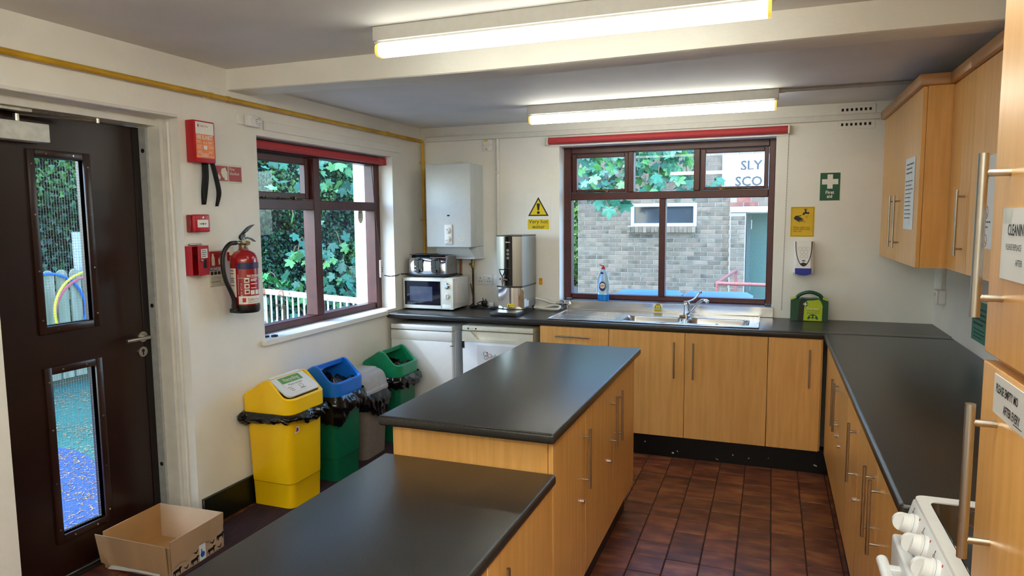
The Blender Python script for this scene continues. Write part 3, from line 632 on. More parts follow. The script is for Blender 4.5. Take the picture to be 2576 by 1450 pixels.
obj('cable_trunking', MB().box(XL+.0005, XL+.012, 3.29, 4.87, 2.155, 2.207, .002, 1), wall_m, None, 'flat painted-over trunking above the side window', 'trunking')
obj('conduit', MB().cyl((-2.085, 5.205, 1.178), (-2.085, 5.205, 2.271), .0135, n=12).box(-2.102, -2.068, 5.19, 5.2195, 1.995, 2.012), tr, None, 'white painted upright conduit beside the boiler', 'conduit')
obj('conduit_box', MB().box(XL, XL+.008, 2.84, 2.965, 2.262, 2.33, .002, 1), wall_m, None, 'painted-over blank plate above the yellow gas pipe', 'cover plate')
# ================================================================== LEFT WALL FITTINGS
# carbon monoxide alarm
t = thing('gas_alarm', 'small white gas alarm with a round sounder beside the side window head', 'alarm', (XL+.02, 3.21, 2.16))
fa = LEFT(3.118, 2.160); fa = Fr(fa.o, fa.u*.84, fa.v)
obj('casing', MB().fbox(fa, .012, .143, .0, .062, .012, .046, .008, 3), plastic_m, t); obj('back_plate', MB().fbox(fa, -.045, .10, .006, .056, 0, .012), plastic_m, t)
obj('sounder', MB().ring(fa, .062, .031, .016, .0185, .046, .0475), printp_m, t)
obj('indicator', MB().fbox(fa, .088, .093, .038, .043, .046, .047).fbox(fa, .088, .093, .027, .032, .046, .047).fbox(fa, .088, .093, .014, .019, .046, .047), printk_m, t, kind='stuff')
lines(fa, printg_m, t, .103, .135, .048, 2, .008, .004, c=.0465); lines(fa, printg_m, t, .103, .135, .019, 2, .01, .003, c=.0465, seed=3)
# fire blanket
t = thing('fire_blanket_box', 'red wall box holding a fire blanket, two black pull straps hanging out', 'fire blanket', (XL+.03, 2.83, 1.92))
fb = LEFT(2.715, 1.928)
obj('case', MB().fbox(fb, 0, .142, 0, .212, 0, .055, .006, 2), red_m, t)
ff = fb.at(.012, .012, .0556); ff = Fr(ff.o, ff.u*.81, ff.v)
lb = obj('front_label', MB().fbox(ff, 0, .148, .012, .192, 0, .0008), orange_m, t, smooth=0)
obj('white_header', MB().fbox(ff, 0, .148, .132, .192, .0008, .0013), printw_m, lb, smooth=0)
text('Dalby Fire', .016, ff.at(.035, .168), signred_m, lb, c=.0018)
obj('flame_mark', MB().poly(ff, [(.018, .166), (.026, .166), (.028, .172), (.024, .178), (.023, .186), (.019, .18), (.016, .174)], .0018), signred_m, lb, smooth=0)
text('FIRE BLANKET', .031, ff.at(.006, .106), printw_m, lb, c=.0018, sx=.66, bold=.0006)
lines(ff, printw_m, lb, .008, .05, .095, 2, .007, .003, c=.0015, seed=2); lines(ff, printw_m, lb, .10, .14, .093, 2, .007, .003, c=.0015, seed=5)
lines(ff, printw_m, lb, .01, .05, .075, 4, .006, .002, c=.0015, seed=7); lines(ff, printw_m, lb, .10, .142, .075, 3, .006, .002, c=.0015, seed=9); lines(ff, printw_m, lb, .012, .05, .045, 3, .006, .002, c=.0015, seed=11); lines(ff, printw_m, lb, .10, .14, .045, 2, .006, .002, c=.0015, seed=12)
obj('pictogram', MB().poly(ff, [(.06, .058), (.085, .054), (.092, .07), (.084, .078), (.074, .074), (.06, .078)], .0015).poly(ff, [(.06, .085), (.066, .085), (.066, .094), (.06, .094)], .0015).poly(ff, [(.08, .085), (.086, .085), (.086, .094), (.08, .094)], .0015), printw_m, lb, kind='stuff', smooth=0)
lines(ff, printw_m, lb, .04, .11, .034, 4, .005, .002, c=.0015, seed=13)
obj('rule', MB().fbox(ff, 0, .148, .0195, .021, .0008, .0014), printw_m, lb, smooth=0)
def strap(pts, wd, parent):
    pts = spline(pts, 6); mb = MB(); vs = []
    for i, p in enumerate(pts):
        a = R(15+75*(i/len(pts))**2); vs += [p+Vector((math.sin(a)*wd/2*.6, math.cos(a)*wd/2, 0)), p-Vector((math.sin(a)*wd/2*.6, math.cos(a)*wd/2, 0))]
    mb.add(vs, [(2*i, 2*i+1, 2*i+3, 2*i+2) for i in range(len(pts)-1)])
    return obj('pull_strap', mb, blackm_m, parent, solid=.0015)
X_ = XL+.03
strap([(X_, 2.805, 1.93), (X_+.004, 2.800, 1.86), (X_+.003, 2.79, 1.79), (X_, 2.783, 1.716)], .04, t)
strap([(X_, 2.855, 1.93), (X_+.004, 2.868, 1.87), (X_+.005, 2.884, 1.80), (X_+.003, 2.885, 1.76), (X_, 2.872, 1.708)], .03, t)
# photoluminescent signs
def sign(fr, wd, ht, label, ma=printp_m, t=.003, cat='sign', name='wall_sign'): return obj(name, MB().fbox(fr, 0, wd, 0, ht, 0, t, .0008, 1), ma, None, label, cat)
fs_ = LEFT(2.897, 1.837); s = sign(fs_, .203, .098, 'red and cream fire blanket sign with a flame pictogram')
obj('red_field', MB().fbox(fs_, .008, .095, .009, .089, .003, .0036), signred_m, s, smooth=0); obj('red_field', MB().fbox(fs_, .101, .196, .009, .089, .003, .0036), signred_m, s, smooth=0)
text('Fire\nblanket', .025, fs_.at(.106, .067), printp_m, s, c=.0042)
obj('person_pictogram', MB().poly(fs_, [(.042, .052), (.047, .07), (.054, .078), (.062, .076), (.07, .082), (.078, .08), (.083, .066), (.09, .058), (.09, .014), (.068, .014), (.066, .03), (.06, .024), (.052, .034)], .0042), printp_m, s, smooth=0)
obj('flame_pictogram', MB().poly(fs_, [(.014, .016), (.036, .016), (.04, .03), (.036, .04), (.032, .034), (.028, .054), (.022, .036), (.018, .044), (.011, .03)], .0042), printp_m, s, smooth=0)
# fire alarm call point
t = thing('fire_alarm_call_point', 'small square red fire alarm call point with a white press panel', 'call point', (XL+.02, 2.77, 1.575))
fc = LEFT(2.690, 1.575)
obj('back_box', MB().fbox(fc, 0, .10, 0, .088, 0, .03, .003, 1), redd_m, t); obj('front_cover', MB().fbox(fc, .003, .103, 0, .09, .03, .056, .007, 3), red_m, t)
q = obj('press_panel', MB().fbox(fc, .018, .09, .024, .062, .0562, .0572), printw_m, t, smooth=0)
obj('press_mark', MB().ring(fc, .054, .042, 0, .0055, .0575, .0577, n=12).poly(fc, [(.03, .0435), (.04, .0435), (.04, .048), (.046, .042), (.04, .036), (.04, .0405), (.03, .0405)], .0577).poly(fc, [(.078, .0435), (.068, .0435), (.068, .048), (.062, .042), (.068, .036), (.068, .0405), (.078, .0405)], .0577), printk_m, q, kind='stuff', smooth=0)
obj('flame_badge', MB().fbox(fc, .034, .078, .068, .084, .0562, .0568), signred_m, t, smooth=0)
obj('flame_mark', MB().poly(fc, [(.05, .07), (.062, .07), (.064, .076), (.058, .082), (.055, .077), (.05, .077)], .0574), printw_m, t, smooth=0)
# key box, door ajar
t = thing('key_box', 'red metal break-glass key box with its door ajar', 'key box', (XL+.02, 2.75, 1.345))
fk = LEFT(2.672, 1.354); fk = Fr(fk.o, fk.u*.92, fk.v)
kb = MB().fbox(fk, .004, .111, .004, .146, 0, .004)
for q in ((0, .004, 0, .15), (.111, .115, 0, .15), (.004, .111, 0, .004), (.004, .111, .146, .15)): kb.fbox(fk, *q, 0, .05)
obj('case', kb, red_m, t, smooth=0)
u_ = Vector((.34, -.94, 0)).normalized(); fko = Fr(fk.p(.115, .0, .051), -u_, (0, 0, 1))
kd = obj('box_door', holed(Fr(fko.p(-.115, 0, 0), fko.u, fko.v), 0, .115, 0, .152, 0, .003, [(.05, .09, .035, .08)]), red_m, t, smooth=0)
fkd = Fr(fko.p(-.115, 0, .003), fko.u, fko.v)
obj('label', MB().fbox(fkd, .03, .10, .088, .135, 0, .0006), printw_m, kd, smooth=0); lines(fkd, printk_m, kd, .037, .095, .125, 4, .010, .004, c=.0010, seed=6)
obj('keyhole_pane', MB().fbox(fkd, .05, .09, .035, .08, -.004, -.002), blackm_m, kd, smooth=0)
obj('cam_lock', MB().cyl(fkd.p(.025, .08, 0), fkd.p(.025, .08, .01), .010, n=16), chrome_m, kd)
obj('key', MB().cyl(fk.p(.045, .09, .02), fk.p(.035, .055, .022), .003, n=8).ring(fk, .05, .10, .007, .01, .018, .021), chrome_m, t)
obj('hammer', MB().cyl(fk.p(.01, .158, .02), fk.p(.098, .158, .02), .005, n=10), steel_m, t)
# extinguisher identification sign
fx = LEFT(2.822, 1.282); s = sign(fx, .115, .195, 'red and cream powder extinguisher instruction sign on the wall', t=.003)
obj('red_field', MB().fbox(fx, .006, .109, .105, .188, .003, .0036), signred_m, s, smooth=0)
obj('blue_band', MB().fbox(fx, .006, .109, .083, .104, .003, .0036), bluep_m, s, smooth=0)
text('POWDER', .022, fx.at(.010, .086), printw_m, s, c=.0042, sx=.85, bold=.0006)
obj('extinguisher_pictogram', MB().poly(fx, [(.02, .112), (.042, .112), (.042, .155), (.036, .165), (.036, .175), (.024, .175), (.024, .165), (.02, .155)], .0042), printp_m, s, smooth=0)
obj('flame_pictogram', MB().poly(fx, [(.07, .115), (.10, .115), (.104, .14), (.098, .16), (.09, .145), (.084, .165), (.076, .145), (.07, .155), (.066, .135)], .0042), printp_m, s, smooth=0)
for i in range(4): obj('class_square', MB().fbox(fx, .01+.025*i, .03+.025*i, .062, .08, .003, .0036), printk_m, s, smooth=0)
lines(fx, printk_m, s, .012, .105, .052, 7, .0075, .002, c=.0042, seed=5)
obj('border', MB().fbox(fx, .004, .111, .0, .0015, .003, .0036).fbox(fx, .008, .107, .024, .0255, .003, .0036), printk_m, s, smooth=0)
# fire extinguisher
CX, CY = XL+.098, 2.976
nickel_m = mat('dull_nickel', '#a89f88', .3, metal=1, var=.08)
t = thing('fire_extinguisher', 'red powder fire extinguisher with black hose and black foot hung on the wall', 'fire extinguisher', (CX, CY, 1.125))
r_ = .073
obj('cylinder', MB().lathe([(r_, 1.165), (r_, 1.395), (r_*.985, 1.412), (r_*.93, 1.428), (r_*.8, 1.443), (r_*.55, 1.455), (.028, 1.46), (.026, 1.468)], (CX, CY, 0), n=36), fired_m, t)
obj('foot_ring', MB().lathe([(r_*.93, 1.122), (r_*.99, 1.128), (r_+.0015, 1.14), (r_+.0015, 1.166)], (CX, CY, 0), n=36), black_m, t)
def onc(z0, z1, a0, a1, ma, name, parent, rr=r_+.0006, n=14):
    vs = [];
    for i in range(n+1):
        a = R(a0+(a1-a0)*i/n); vs += [(CX+rr*math.cos(a), CY+rr*math.sin(a), z0), (CX+rr*math.cos(a), CY+rr*math.sin(a), z1)]
    return obj(name, MB().add(vs, [(2*i, 2*i+2, 2*i+3, 2*i+1) for i in range(n)]), ma, parent)
def ctext(s, size, a, z, ma, parent, sx=1, bold=0, rr=r_+.0014):
    vs, fs = text_mesh(s, size, 'LEFT', bold, sx)
    return obj('lettering', MB().add([(CX+rr*math.cos(R(a)+x/rr), CY+rr*math.sin(R(a)+x/rr), z+y) for x, y in vs], fs), ma, parent, smooth=0)
# the camera looks along (-.68, .73): the visible half spans about -137..43 degrees
lab = onc(1.395, 1.36, -78, 60, bluep_m, 'blue_band', t); ctext('POWDER', .024, -22, 1.367, redd_m, lab, sx=.9)
wl = onc(1.21, 1.365, -122, -84, printw_m, 'inspection_label', t)
for i, (zz, aa) in enumerate(((1.35, -95), (1.335, -95), (1.31, -92), (1.30, -94), (1.29, -92), (1.27, -92), (1.23, -96))): onc(zz, zz+.004, -118, aa, printk_m, 'small_print', wl, rr=r_+.0012)
dl = onc(1.172, 1.215, -76, 45, printw_m, 'maker_label', t)
ctext('Dalby Fire', .019, -38, 1.19, redd_m, dl, sx=.85); ctext('FIRE & SAFETY', .010, -38, 1.178, printg_m, dl)
onc(1.182, 1.206, -60, -46, red_m, 'flame_mark', dl, rr=r_+.0012)
ctext('FIRE EXTINGUISHER', .016, -40, 1.318, printw_m, t, sx=.75, bold=.0005)
il = onc(1.222, 1.332, -76, -74.5, printw_m, 'instruction_frame', t); onc(1.312, 1.3135, -76, 40, printw_m, 'instruction_rule', t)
ctext('T\nI\nT\nA\nN', .016, -66, 1.272, printw_m, t, sx=.8)
for i, z in enumerate((1.287, 1.256, 1.226)):
    onc(z, z+.025, -50, -30, printw_m, 'instruction_picture', t); onc(z+.006, z+.018, -46, -34, redd_m, 'picture_ink', t, rr=r_+.0011)
for k, z in enumerate((1.302, 1.295, 1.278, 1.256)): onc(z, z+.004, -24, 10-8*(k % 2), printw_m, 'instruction_line', t)
for a in (-26, -4, 18): onc(1.222, 1.246, a, a+18, printw_m, 'hazard_picture', t)
obj('neck_collar', MB().lathe([(.022, 1.462), (.024, 1.466), (.024, 1.486), (.02, 1.49)], (CX, CY, 0), n=24), nickel_m, t)
vb = obj('valve', MB().box(CX-.014, CX+.014, CY-.024, CY+.02, 1.488, 1.512, .004, 2).cyl((CX, CY-.02, 1.50), (CX, CY-.05, 1.502), .008).cyl((CX, CY, 1.50), (CX, CY, 1.53), .01), nickel_m, t)
obj('gauge', MB().cyl((CX+.01, CY+.012, 1.498), (CX+.03, CY+.008, 1.498), .012, n=20), chrome_m, vb)
obj('lever', MB().prism(Fr((CX, CY, 0), (0, 1, 0), (0, 0, 1)), [(-.024, 1.528), (-.02, 1.54), (-.004, 1.552), (.014, 1.566), (.04, 1.584), (.066, 1.594), (.092, 1.598), (.07, 1.586), (.045, 1.571), (.024, 1.553), (.012, 1.538), (.006, 1.515), (-.016, 1.515)], -.007, .007), black_m, vb)
obj('carry_handle', MB().prism(Fr((CX, CY, 0), (0, 1, 0), (0, 0, 1)), [(0, 1.516), (.03, 1.523), (.06, 1.517), (.09, 1.503), (.092, 1.506), (.062, 1.523), (.03, 1.530), (0, 1.526)], -.008, .008), black_m, vb)
obj('safety_tag', MB().prism(Fr((CX+.014, CY, 0), (0, 1, 0), (0, 0, 1)), [(-.005, 1.545), (.02, 1.56), (.045, 1.552), (.04, 1.541), (.01, 1.545)], 0, .0015), printw_m, vb)
obj('hose', MB().tube(spline([(CX, CY-.05, 1.502), (CX-.002, CY-.10, 1.495), (CX-.01, CY-.135, 1.45), (CX-.012, CY-.142, 1.385), (CX-.01, CY-.13, 1.31), (CX-.005, CY-.10, 1.24), (CX, CY-.085, 1.19), (CX, CY-.082, 1.15)], 8), .0115, n=12), rubber_m, t)
obj('nozzle', MB().cyl((CX, CY-.082, 1.20), (CX, CY-.082, 1.18), .0125).cyl((CX, CY-.082, 1.18), (CX, CY-.082, 1.135), .014), black_m, t)
obj('hose_clip', MB().box(CX-.02, CX+.02, CY-.105, CY-.03, 1.128, 1.152, .004, 1), black_m, t)
obj('wall_bracket', MB().box(XL, CX-.04, CY-.02, CY+.02, 1.40, 1.45, .003, 1), red_m, t)
t.location.z += .012
obj('number_tag', MB().fbox(LEFT(CY-.075, 1.435, XL+.07), 0, .03, 0, .045, 0, .002, .0008, 1), printp_m, t)
# roller blinds
def blind(p0, p1, r, label, brackets, bottom=True):
    p0, p1 = Vector(p0), Vector(p1); t = thing('roller_blind', label, 'blind', ((p0+p1)/2)-Vector((0, 0, r)))
    obj('fabric_roll', MB().cyl(p0, p1, r, n=24), redblind_m, t)
    d = (p1-p0).normalized()
    for e, s_ in ((p0, -1), (p1, 1)): obj('end_bracket', MB().box(*[k for i in range(3) for k in ((min(e[i], e[i]+s_*d[i]*.012)-(0 if abs(d[i]) > .5 else r*1.15)), (max(e[i], e[i]+s_*d[i]*.012)+(0 if abs(d[i]) > .5 else r*1.15)))], .003, 1), brackets, t)
    return t
blind((-2.862, 3.255, 2.082), (-2.862, 4.722, 2.082), .026, 'rolled-up red blind inside the side window recess', redblind_m)
t = blind((-1.645, 5.182, 2.229), (.085, 5.182, 2.229), .026, 'rolled-up red blind mounted above the sink window', cream_m)
obj('backing_board', B(-1.665, .108, 5.208, 5.2195, 2.19, 2.262), white_m, t)
ch = MB(); z = 2.205
while z > .965: ch.sphere((.093-.00002*0+.012*(2.2-z)*-.9, 5.19, z), .0032, n=4); z -= .011
obj('bead_chain', ch, mat('bead_chain_brown', '#5c4a3a', .4), t, kind='stuff')
# handset and cable at the side window
t = thing('handset', 'slim white handset with dark buttons hanging by the side window', 'handset', (-2.80, 4.60, 1.20))
fh = LEFT(4.535, 1.19, -2.80)
obj('casing', MB().fbox(fh, 0, .035, 0, .135, 0, .015, .006, 3), plastic_m, t)
for b in (.075, .06, .045): obj('button', MB().cyl(fh.p(.018, b, .014), fh.p(.018, b, .017), .0045, n=10), black_m, t)
obj('hanging_cable', MB().tube([fh.p(.018, .13, .006), fh.p(.02, .2, 0), fh.p(.015, .5, -.03), fh.p(.01, .86, -.05)], .003, n=6), rubber_m, t)
# ================================================================== BACK WALL: boiler, appliances, signs
boil_m = mat('grey_white_enamel', '#cdd3d5', .4, var=.01)
t = thing('water_heater', 'white wall-hung gas water heater with two control dials', 'water heater', (-2.415, 5.09, 1.31))
obj('casing', MB().box(-2.61, -2.219, 4.96, 5.075, 1.408, 2.066, .006, 2).box(-2.608, -2.221, 5.0765, 5.218, 1.41, 2.064, .003, 1), boil_m, t)
fbz = BACK(-2.61, 1.408, 4.96)
obj('sight_hole', MB().prism(fbz, [(.197+.013*math.cos(R(a)), .252+.006*math.sin(R(a))) for a in range(0, 360, 20)], 0, .0015), blackm_m, t)
cp = obj('control_plate', MB().fbox(fbz, .163, .232, .018, .182, 0, .012, .006, 3), plastic_m, t)
for b in (.132, .062):
    kn = MB().lathe([(.025, 0), (.025, .004), (.019, .005), (.018, .014)], fbz.p(.199, b, .012), fbz.n, n=26); a_ = R(-50 if b > .1 else 10)
    kn.box(-.019, .019, -.006, .006, .026, .034, .002, 1, fr=Fr(fbz.p(.199, b, 0), (math.cos(a_), 0, math.sin(a_)), (-math.sin(a_), 0, math.cos(a_))))
    q = obj('dial', kn, plastic_m, cp); obj('dial_mark', MB().ring(fbz, .199, b, .0255, .0265, .0122, .0128, n=30, a0=-140, a1=80), printg_m, q, smooth=0)
lines(fbz, printg_m, cp, .172, .222, .024, 1, .01, .006, c=.0128)
obj('maker_badge', MB().fbox(fbz, .29, .335, .053, .075, 0, .001), printp_m, t, smooth=0); lines(fbz, printg_m, t, .297, .33, .064, 1, .01, .003, c=.0016)
obj('top_plate', MB().box(-2.445, -2.40, 5.20, 5.2195, 2.07, 2.105, .002, 1), tr, t)
hood = MB().loft([[(x, y, 1.408) for x, y in ((-2.555, 5.02), (-2.27, 5.02), (-2.225, 5.10), (-2.225, 5.218), (-2.60, 5.218), (-2.60, 5.10))], [(x, y, 1.318) for x, y in ((-2.60, 5.10), (-2.25, 5.10), (-2.218, 5.16), (-2.218, 5.218), (-2.61, 5.218), (-2.61, 5.16))], [(x, y, 1.308) for x, y in ((-2.60, 5.09), (-2.25, 5.09), (-2.212, 5.15), (-2.212, 5.218), (-2.61, 5.218), (-2.61, 5.15))]])
obj('pipe_shroud', hood, boil_m, t, smooth=20)
def pipe(label, pts, r, ma, extra=None):
    t = thing('water_pipe', label, 'pipe', (pts[-1][0], pts[-1][1], min(p[2] for p in pts)))
    obj('pipe_run', MB().tube(pts, r, n=12), ma, t)
    if extra: obj('valve', extra, brass_m, t)
pipe('bright copper pipe rising from behind the microwave to the water heater', [(-2.415, 5.185, .911), (-2.415, 5.185, 1.31)], .0085, copper_m)
pipe('tarnished copper pipe with a brass valve below the water heater', [(-2.305, 5.185, .911), (-2.305, 5.185, 1.31)], .0085, mat('tarnished_copper', '#5d3f2c', .4, metal=1, var=.2), MB().cyl((-2.305, 5.185, 1.24), (-2.305, 5.185, 1.29), .013).cyl((-2.305, 5.185, 1.252), (-2.325, 5.165, 1.262), .009).cyl((-2.305, 5.185, 1.29), (-2.305, 5.185, 1.30), .015, n=6).cyl((-2.305, 5.185, 1.228), (-2.305, 5.185, 1.24), .015, n=6))
# microwave
t = thing('microwave', 'white microwave oven with a dark glass door and two dials', 'microwave', (-2.545, 4.99, .911))
mx0, mx1, my0, my1, mz0, mz1 = -2.768, -2.322, 4.835, 5.13, .921, 1.172
obj('body', B(mx0+.004, mx1-.002, my0+.02, my1, mz0+.004, mz1-.003, .006, 2), plastic_m, t)
fmz = BACK(mx0, mz0, my0); W_ = mx1-mx0
cr2 = mat('microwave_front_plastic', '#dfe0d6', .35, var=.01)
obj('fascia', MB().fbox(fmz, 0, W_, 0, .246, -.022, 0, .006, 2), cr2, t)
dw = obj('door_glass', MB().fbox(fmz, .016, .335, .03, .222, 0, .002, .001, 1), tint_m, t)
obj('viewing_screen', MB().fbox(fmz, .062, .264, .062, .178, .002, .0024), mat('microwave_mesh', '#39435c', .15, var=.05), dw, smooth=0)
obj('door_gap', MB().fbox(fmz, .3395, .341, .004, .242, 0, .0006), printg_m, t, smooth=0)
for b in (.187, .105):
    kn = MB().lathe([(.024, 0), (.024, .003), (.0195, .005), (.0185, .018)], fmz.p(.39, b, 0), fmz.n, n=26)
    a_ = R(5 if b > .15 else 90)
    kn.box(-.018, .018, -.004, .004, .018, .024, .0015, 1, fr=Fr(fmz.p(.39, b, 0), (math.cos(a_), 0, math.sin(a_)), (-math.sin(a_), 0, math.cos(a_))))
    k_ = obj('dial', kn, chrome_m if b > .15 else plastic_m, t)
    mk = MB()
    for a in range(0, 360, 24): ca, sa = math.cos(R(a)), math.sin(R(a)); mk.add([fmz.p(.39+r*ca-d*sa, b+r*sa+d*ca, .0006) for r, d in ((.027, -.0007), (.031, -.0007), (.031, .0007), (.027, .0007))], [(0, 1, 2, 3)])
    obj('dial_ticks', mk, printg_m, k_, kind='stuff', smooth=0)
obj('push_button', MB().fbox(fmz, .352, .432, .012, .04, 0, .0025, .001, 1), cr2, t)
fsd = Fr((mx1-.002, my0+.02, mz0), (0, 1, 0), (0, 0, 1))
obj('side_pressing', MB().fbox(fsd, .04, .235, .04, .205, 0, .004, .003, 2), plastic_m, t)
for x in (mx0+.04, mx1-.04):
    for y in (my0+.04, my1-.04): obj('foot', MB().cyl((x, y, .9105), (x, y, .931), .012, n=12), black_m, t)
# toaster on its crumb tray
t = thing('toaster', 'four-slice chrome toaster with black control panels on top of the microwave', 'toaster', (-2.55, 4.99, 1.1725))
tz = 1.173; tx0, tx1, tyy0, tyy1 = -2.725, -2.405, 4.875, 5.068
obj('base', MB().box(tx0-.012, tx1+.012, tyy0-.012, tyy1+.01, tz+.004, tz+.026, .008, 3), black_m, t)
for x in (tx0+.03, tx1-.03):
    for y in (tyy0+.03, tyy1-.03): obj('foot', MB().cyl((x, y, tz-.0005), (x, y, tz+.006), .01, n=10), black_m, t)
prf = [(tyy0, tz+.026), (tyy0-.003, tz+.10), (tyy0+.008, tz+.15), (tyy0+.035, tz+.17), (tyy1-.035, tz+.17), (tyy1-.008, tz+.15), (tyy1, tz+.10), (tyy1, tz+.026)]
obj('shell', MB().loft([[(x, y, z) for y, z in prf] for x in (tx0, tx1)]), chrome_m, t, smooth=50)
obj('side_cheek', MB().loft([[(x, tyy0+.004+(y-tyy0)*.965, z-.003) for y, z in prf] for x in (tx1, tx1+.01)]), mat('grey_toaster_cheek', '#77787a', .35), t)
obj('side_cheek', MB().loft([[(x, tyy0+.004+(y-tyy0)*.965, z-.003) for y, z in prf] for x in (tx0-.01, tx0)]), MATS['grey_toaster_cheek'], t)
ft = BACK(tx0, tz+.026, tyy0-.003)
for cx_ in (.083, .235):
    pl = [(cx_+.04*math.cos(R(a))*(1 if abs(math.cos(R(a))) > 0 else 1), .066+.028*(1 if math.sin(R(a)) >= 0 else -1)+.037*math.sin(R(a))) for a in range(0, 360, 15)]
    q = obj('control_panel', MB().prism(ft, pl, -.002, .007), black_m, t)
    obj('lever_slot', MB().fbox(ft, cx_-.003, cx_+.003, .045, .115, .007, .0075), blackm_m, q, smooth=0)
    obj('lever', MB().fbox(ft, cx_-.02, cx_+.02, .108, .122, .007, .02, .004, 2), black_m, q)
    obj('browning_knob', MB().cyl(ft.p(cx_, .022, .006), ft.p(cx_, .022, .02), .013, n=18), black_m, q)
    for k, (da, b) in enumerate(((-.027, .058), (-.027, .044), (-.027, .030), (.027, .058), (.027, .044), (.027, .030))): obj('button', MB().fbox(ft, cx_+da-.006, cx_+da+.006, b-.003, b+.003, .006, .009), chrome_m if k in (0, 2, 5) else black_m, q, smooth=0)
for y in (4.91, 4.945, 5.0, 5.035): obj('slot', B(tx0+.16, tx1-.015, y-.012, y+.012, tz+.1695, tz+.1715), blackm_m, t, smooth=0)
obj('crumb_cover', MB().box(tx0+.0, tx0+.165, 4.872, 5.065, tz+.173, tz+.178, .002, 1), mat('dark_grey_metal', '#34363a', .35, metal=.6), t)
obj('power_cable', MB().tube(spline([(tx1-.02, 5.07, tz+.016), (-2.37, 5.085, 1.182), (-2.345, 5.06, 1.180), (-2.36, 5.02, 1.179), (-2.40, 5.0, 1.178)], 6), .0035, n=6), rubber_m, t)
# cable along the wall to the toaster
cb = thing('cable', 'thin black cable clipped across the corner from window to toaster', 'cable', (-2.77, 4.85, 1.19))
obj('cable_run', MB().tube(spline([(-2.776, 4.57, 1.205), (-2.777, 4.65, 1.192), (-2.777, 4.75, 1.190), (-2.777, 4.82, 1.196), (-2.765, 4.88, 1.193), (-2.742, 4.90, 1.189)], 6), .004, n=6), rubber_m, cb)
for y in (4.66, 4.80): obj('cable_clip', B(-2.7835, -2.77, y, y+.006, 1.182, 1.206), plastic_m, cb)
# hot water boiler (urn)
t = thing('hot_water_boiler', 'tall stainless countertop water boiler with black front strip and tap', 'water boiler', (-1.845, 4.95, .911))
ux0, ux1, uy0, uy1 = -1.952, -1.745, 4.835, 5.155
cxu = (ux0+ux1)/2
def bow(y, d, n=12): return [(ux0+(ux1-ux0)*i/n, y-d*math.sin(math.pi*i/n)) for i in range(n+1)]
def urn_ring(z, y, d): return [(x, yy, z) for x, yy in bow(y, d)]+[(ux1, uy1, z), (ux0, uy1, z)]
obj('body', B(ux0+.003, ux1-.003, uy0+.032, uy1-.003, .948, 1.12, .002, 1), urn_m, t)
obj('upper_front', MB().loft([urn_ring(1.498, uy0, .03), urn_ring(1.125, uy0, .03)]), urn_m, t, smooth=30)
obj('lid', MB().loft([urn_ring(1.498, uy0-.002, .03), urn_ring(1.506, uy0-.002, .03)]), black_m, t, smooth=30)
obj('drip_edge', MB().loft([urn_ring(1.125, uy0-.001, .031), urn_ring(1.112, uy0-.001, .031)]), black_m, t, smooth=30)
obj('recess_back', MB().loft([[(x, uy0+.03-.02*math.sin(math.pi*i/12), z) for i, x in enumerate([ux0+(ux1-ux0)*k/12 for k in range(13)])]+[(ux1, uy0+.05, z), (ux0, uy0+.05, z)] for z in (.948, 1.112)]), chrome_m, t, smooth=30)
st = MB(); 
st.loft([[(x, uy0-.0012-.03*math.sin(math.pi*(x-ux0)/(ux1-ux0)), z) for x in [cxu-.034+.068*k/6+.0 for k in range(7)]]+[(cxu+.034, uy0, z), (cxu-.034, uy0, z)] for z in (1.126, 1.4975)])
strip_ = obj('black_strip', st, mat('gloss_black', '#0a0a0c', .12), t, smooth=30)
fu = BACK(cxu, 0, uy0-.0325)
text('marco', .014, fu.at(0, 1.452), printw_m, strip_, 'CENTER', bold=.0005)
for z in (1.395, 1.367, 1.337): obj('touch_button', MB().ring(fu, .0, z, .008, .0095, 0, .001, n=20).ring(fu, 0, z, 0, .003, 0, .001, n=10), printw_m, strip_, smooth=0)
lines(fu, printg_m, strip_, -.02, .022, 1.258, 1, .01, .003)
tp = MB().cyl((cxu-.035, uy0-.02, 1.175), (cxu-.035, uy0-.06, 1.175), .013).cyl((cxu-.035, uy0-.06, 1.195), (cxu-.035, uy0-.06, 1.15), .014, .011).cyl((cxu-.035, uy0-.06, 1.15), (cxu-.035, uy0-.06, 1.128), .009, .007).cyl((cxu-.06, uy0-.05, 1.18), (cxu+.005, uy0-.05, 1.172), .007)
tpo = obj('tap', tp, chrome_m, t)
obj('tap_lever', MB().tube([(cxu-.035, uy0-.06, 1.195), (cxu-.05, uy0-.062, 1.225), (cxu-.058, uy0-.062, 1.252), (cxu-.012, uy0-.062, 1.252), (cxu-.02, uy0-.062, 1.225), (cxu-.035, uy0-.06, 1.195)], .0045, n=8), black_m, tpo)
obj('drip_tray', MB().box(-1.948, -1.737, 4.675, 4.86, .9105, .938, .004, 2), black_m, t); obj('tray_grille', B(-1.94, -1.745, 4.682, 4.85, .938, .941), urn_m, t)
for x, y in ((ux0+.02, uy0+.05), (ux1-.015, uy0+.05), (ux0+.02, uy1-.03), (ux1-.015, uy1-.03)): obj('foot', MB().cyl((x, y, .9105), (x, y, .95), .011, n=12), black_m, t)
wl_ = BACK(cxu+.005, .962, uy0+.0085); q = obj('warning_label', MB().fbox(wl_, -.03, .03, 0, .024, 0, .001), yelsign_m, t, smooth=0)
obj('warning_triangle', MB().poly(wl_, [(-.024, .004), (-.008, .004), (-.016, .018)], .0015), printk_m, q, smooth=0); lines(wl_, printk_m, q, -.004, .027, .014, 2, .008, .004, c=.0015)
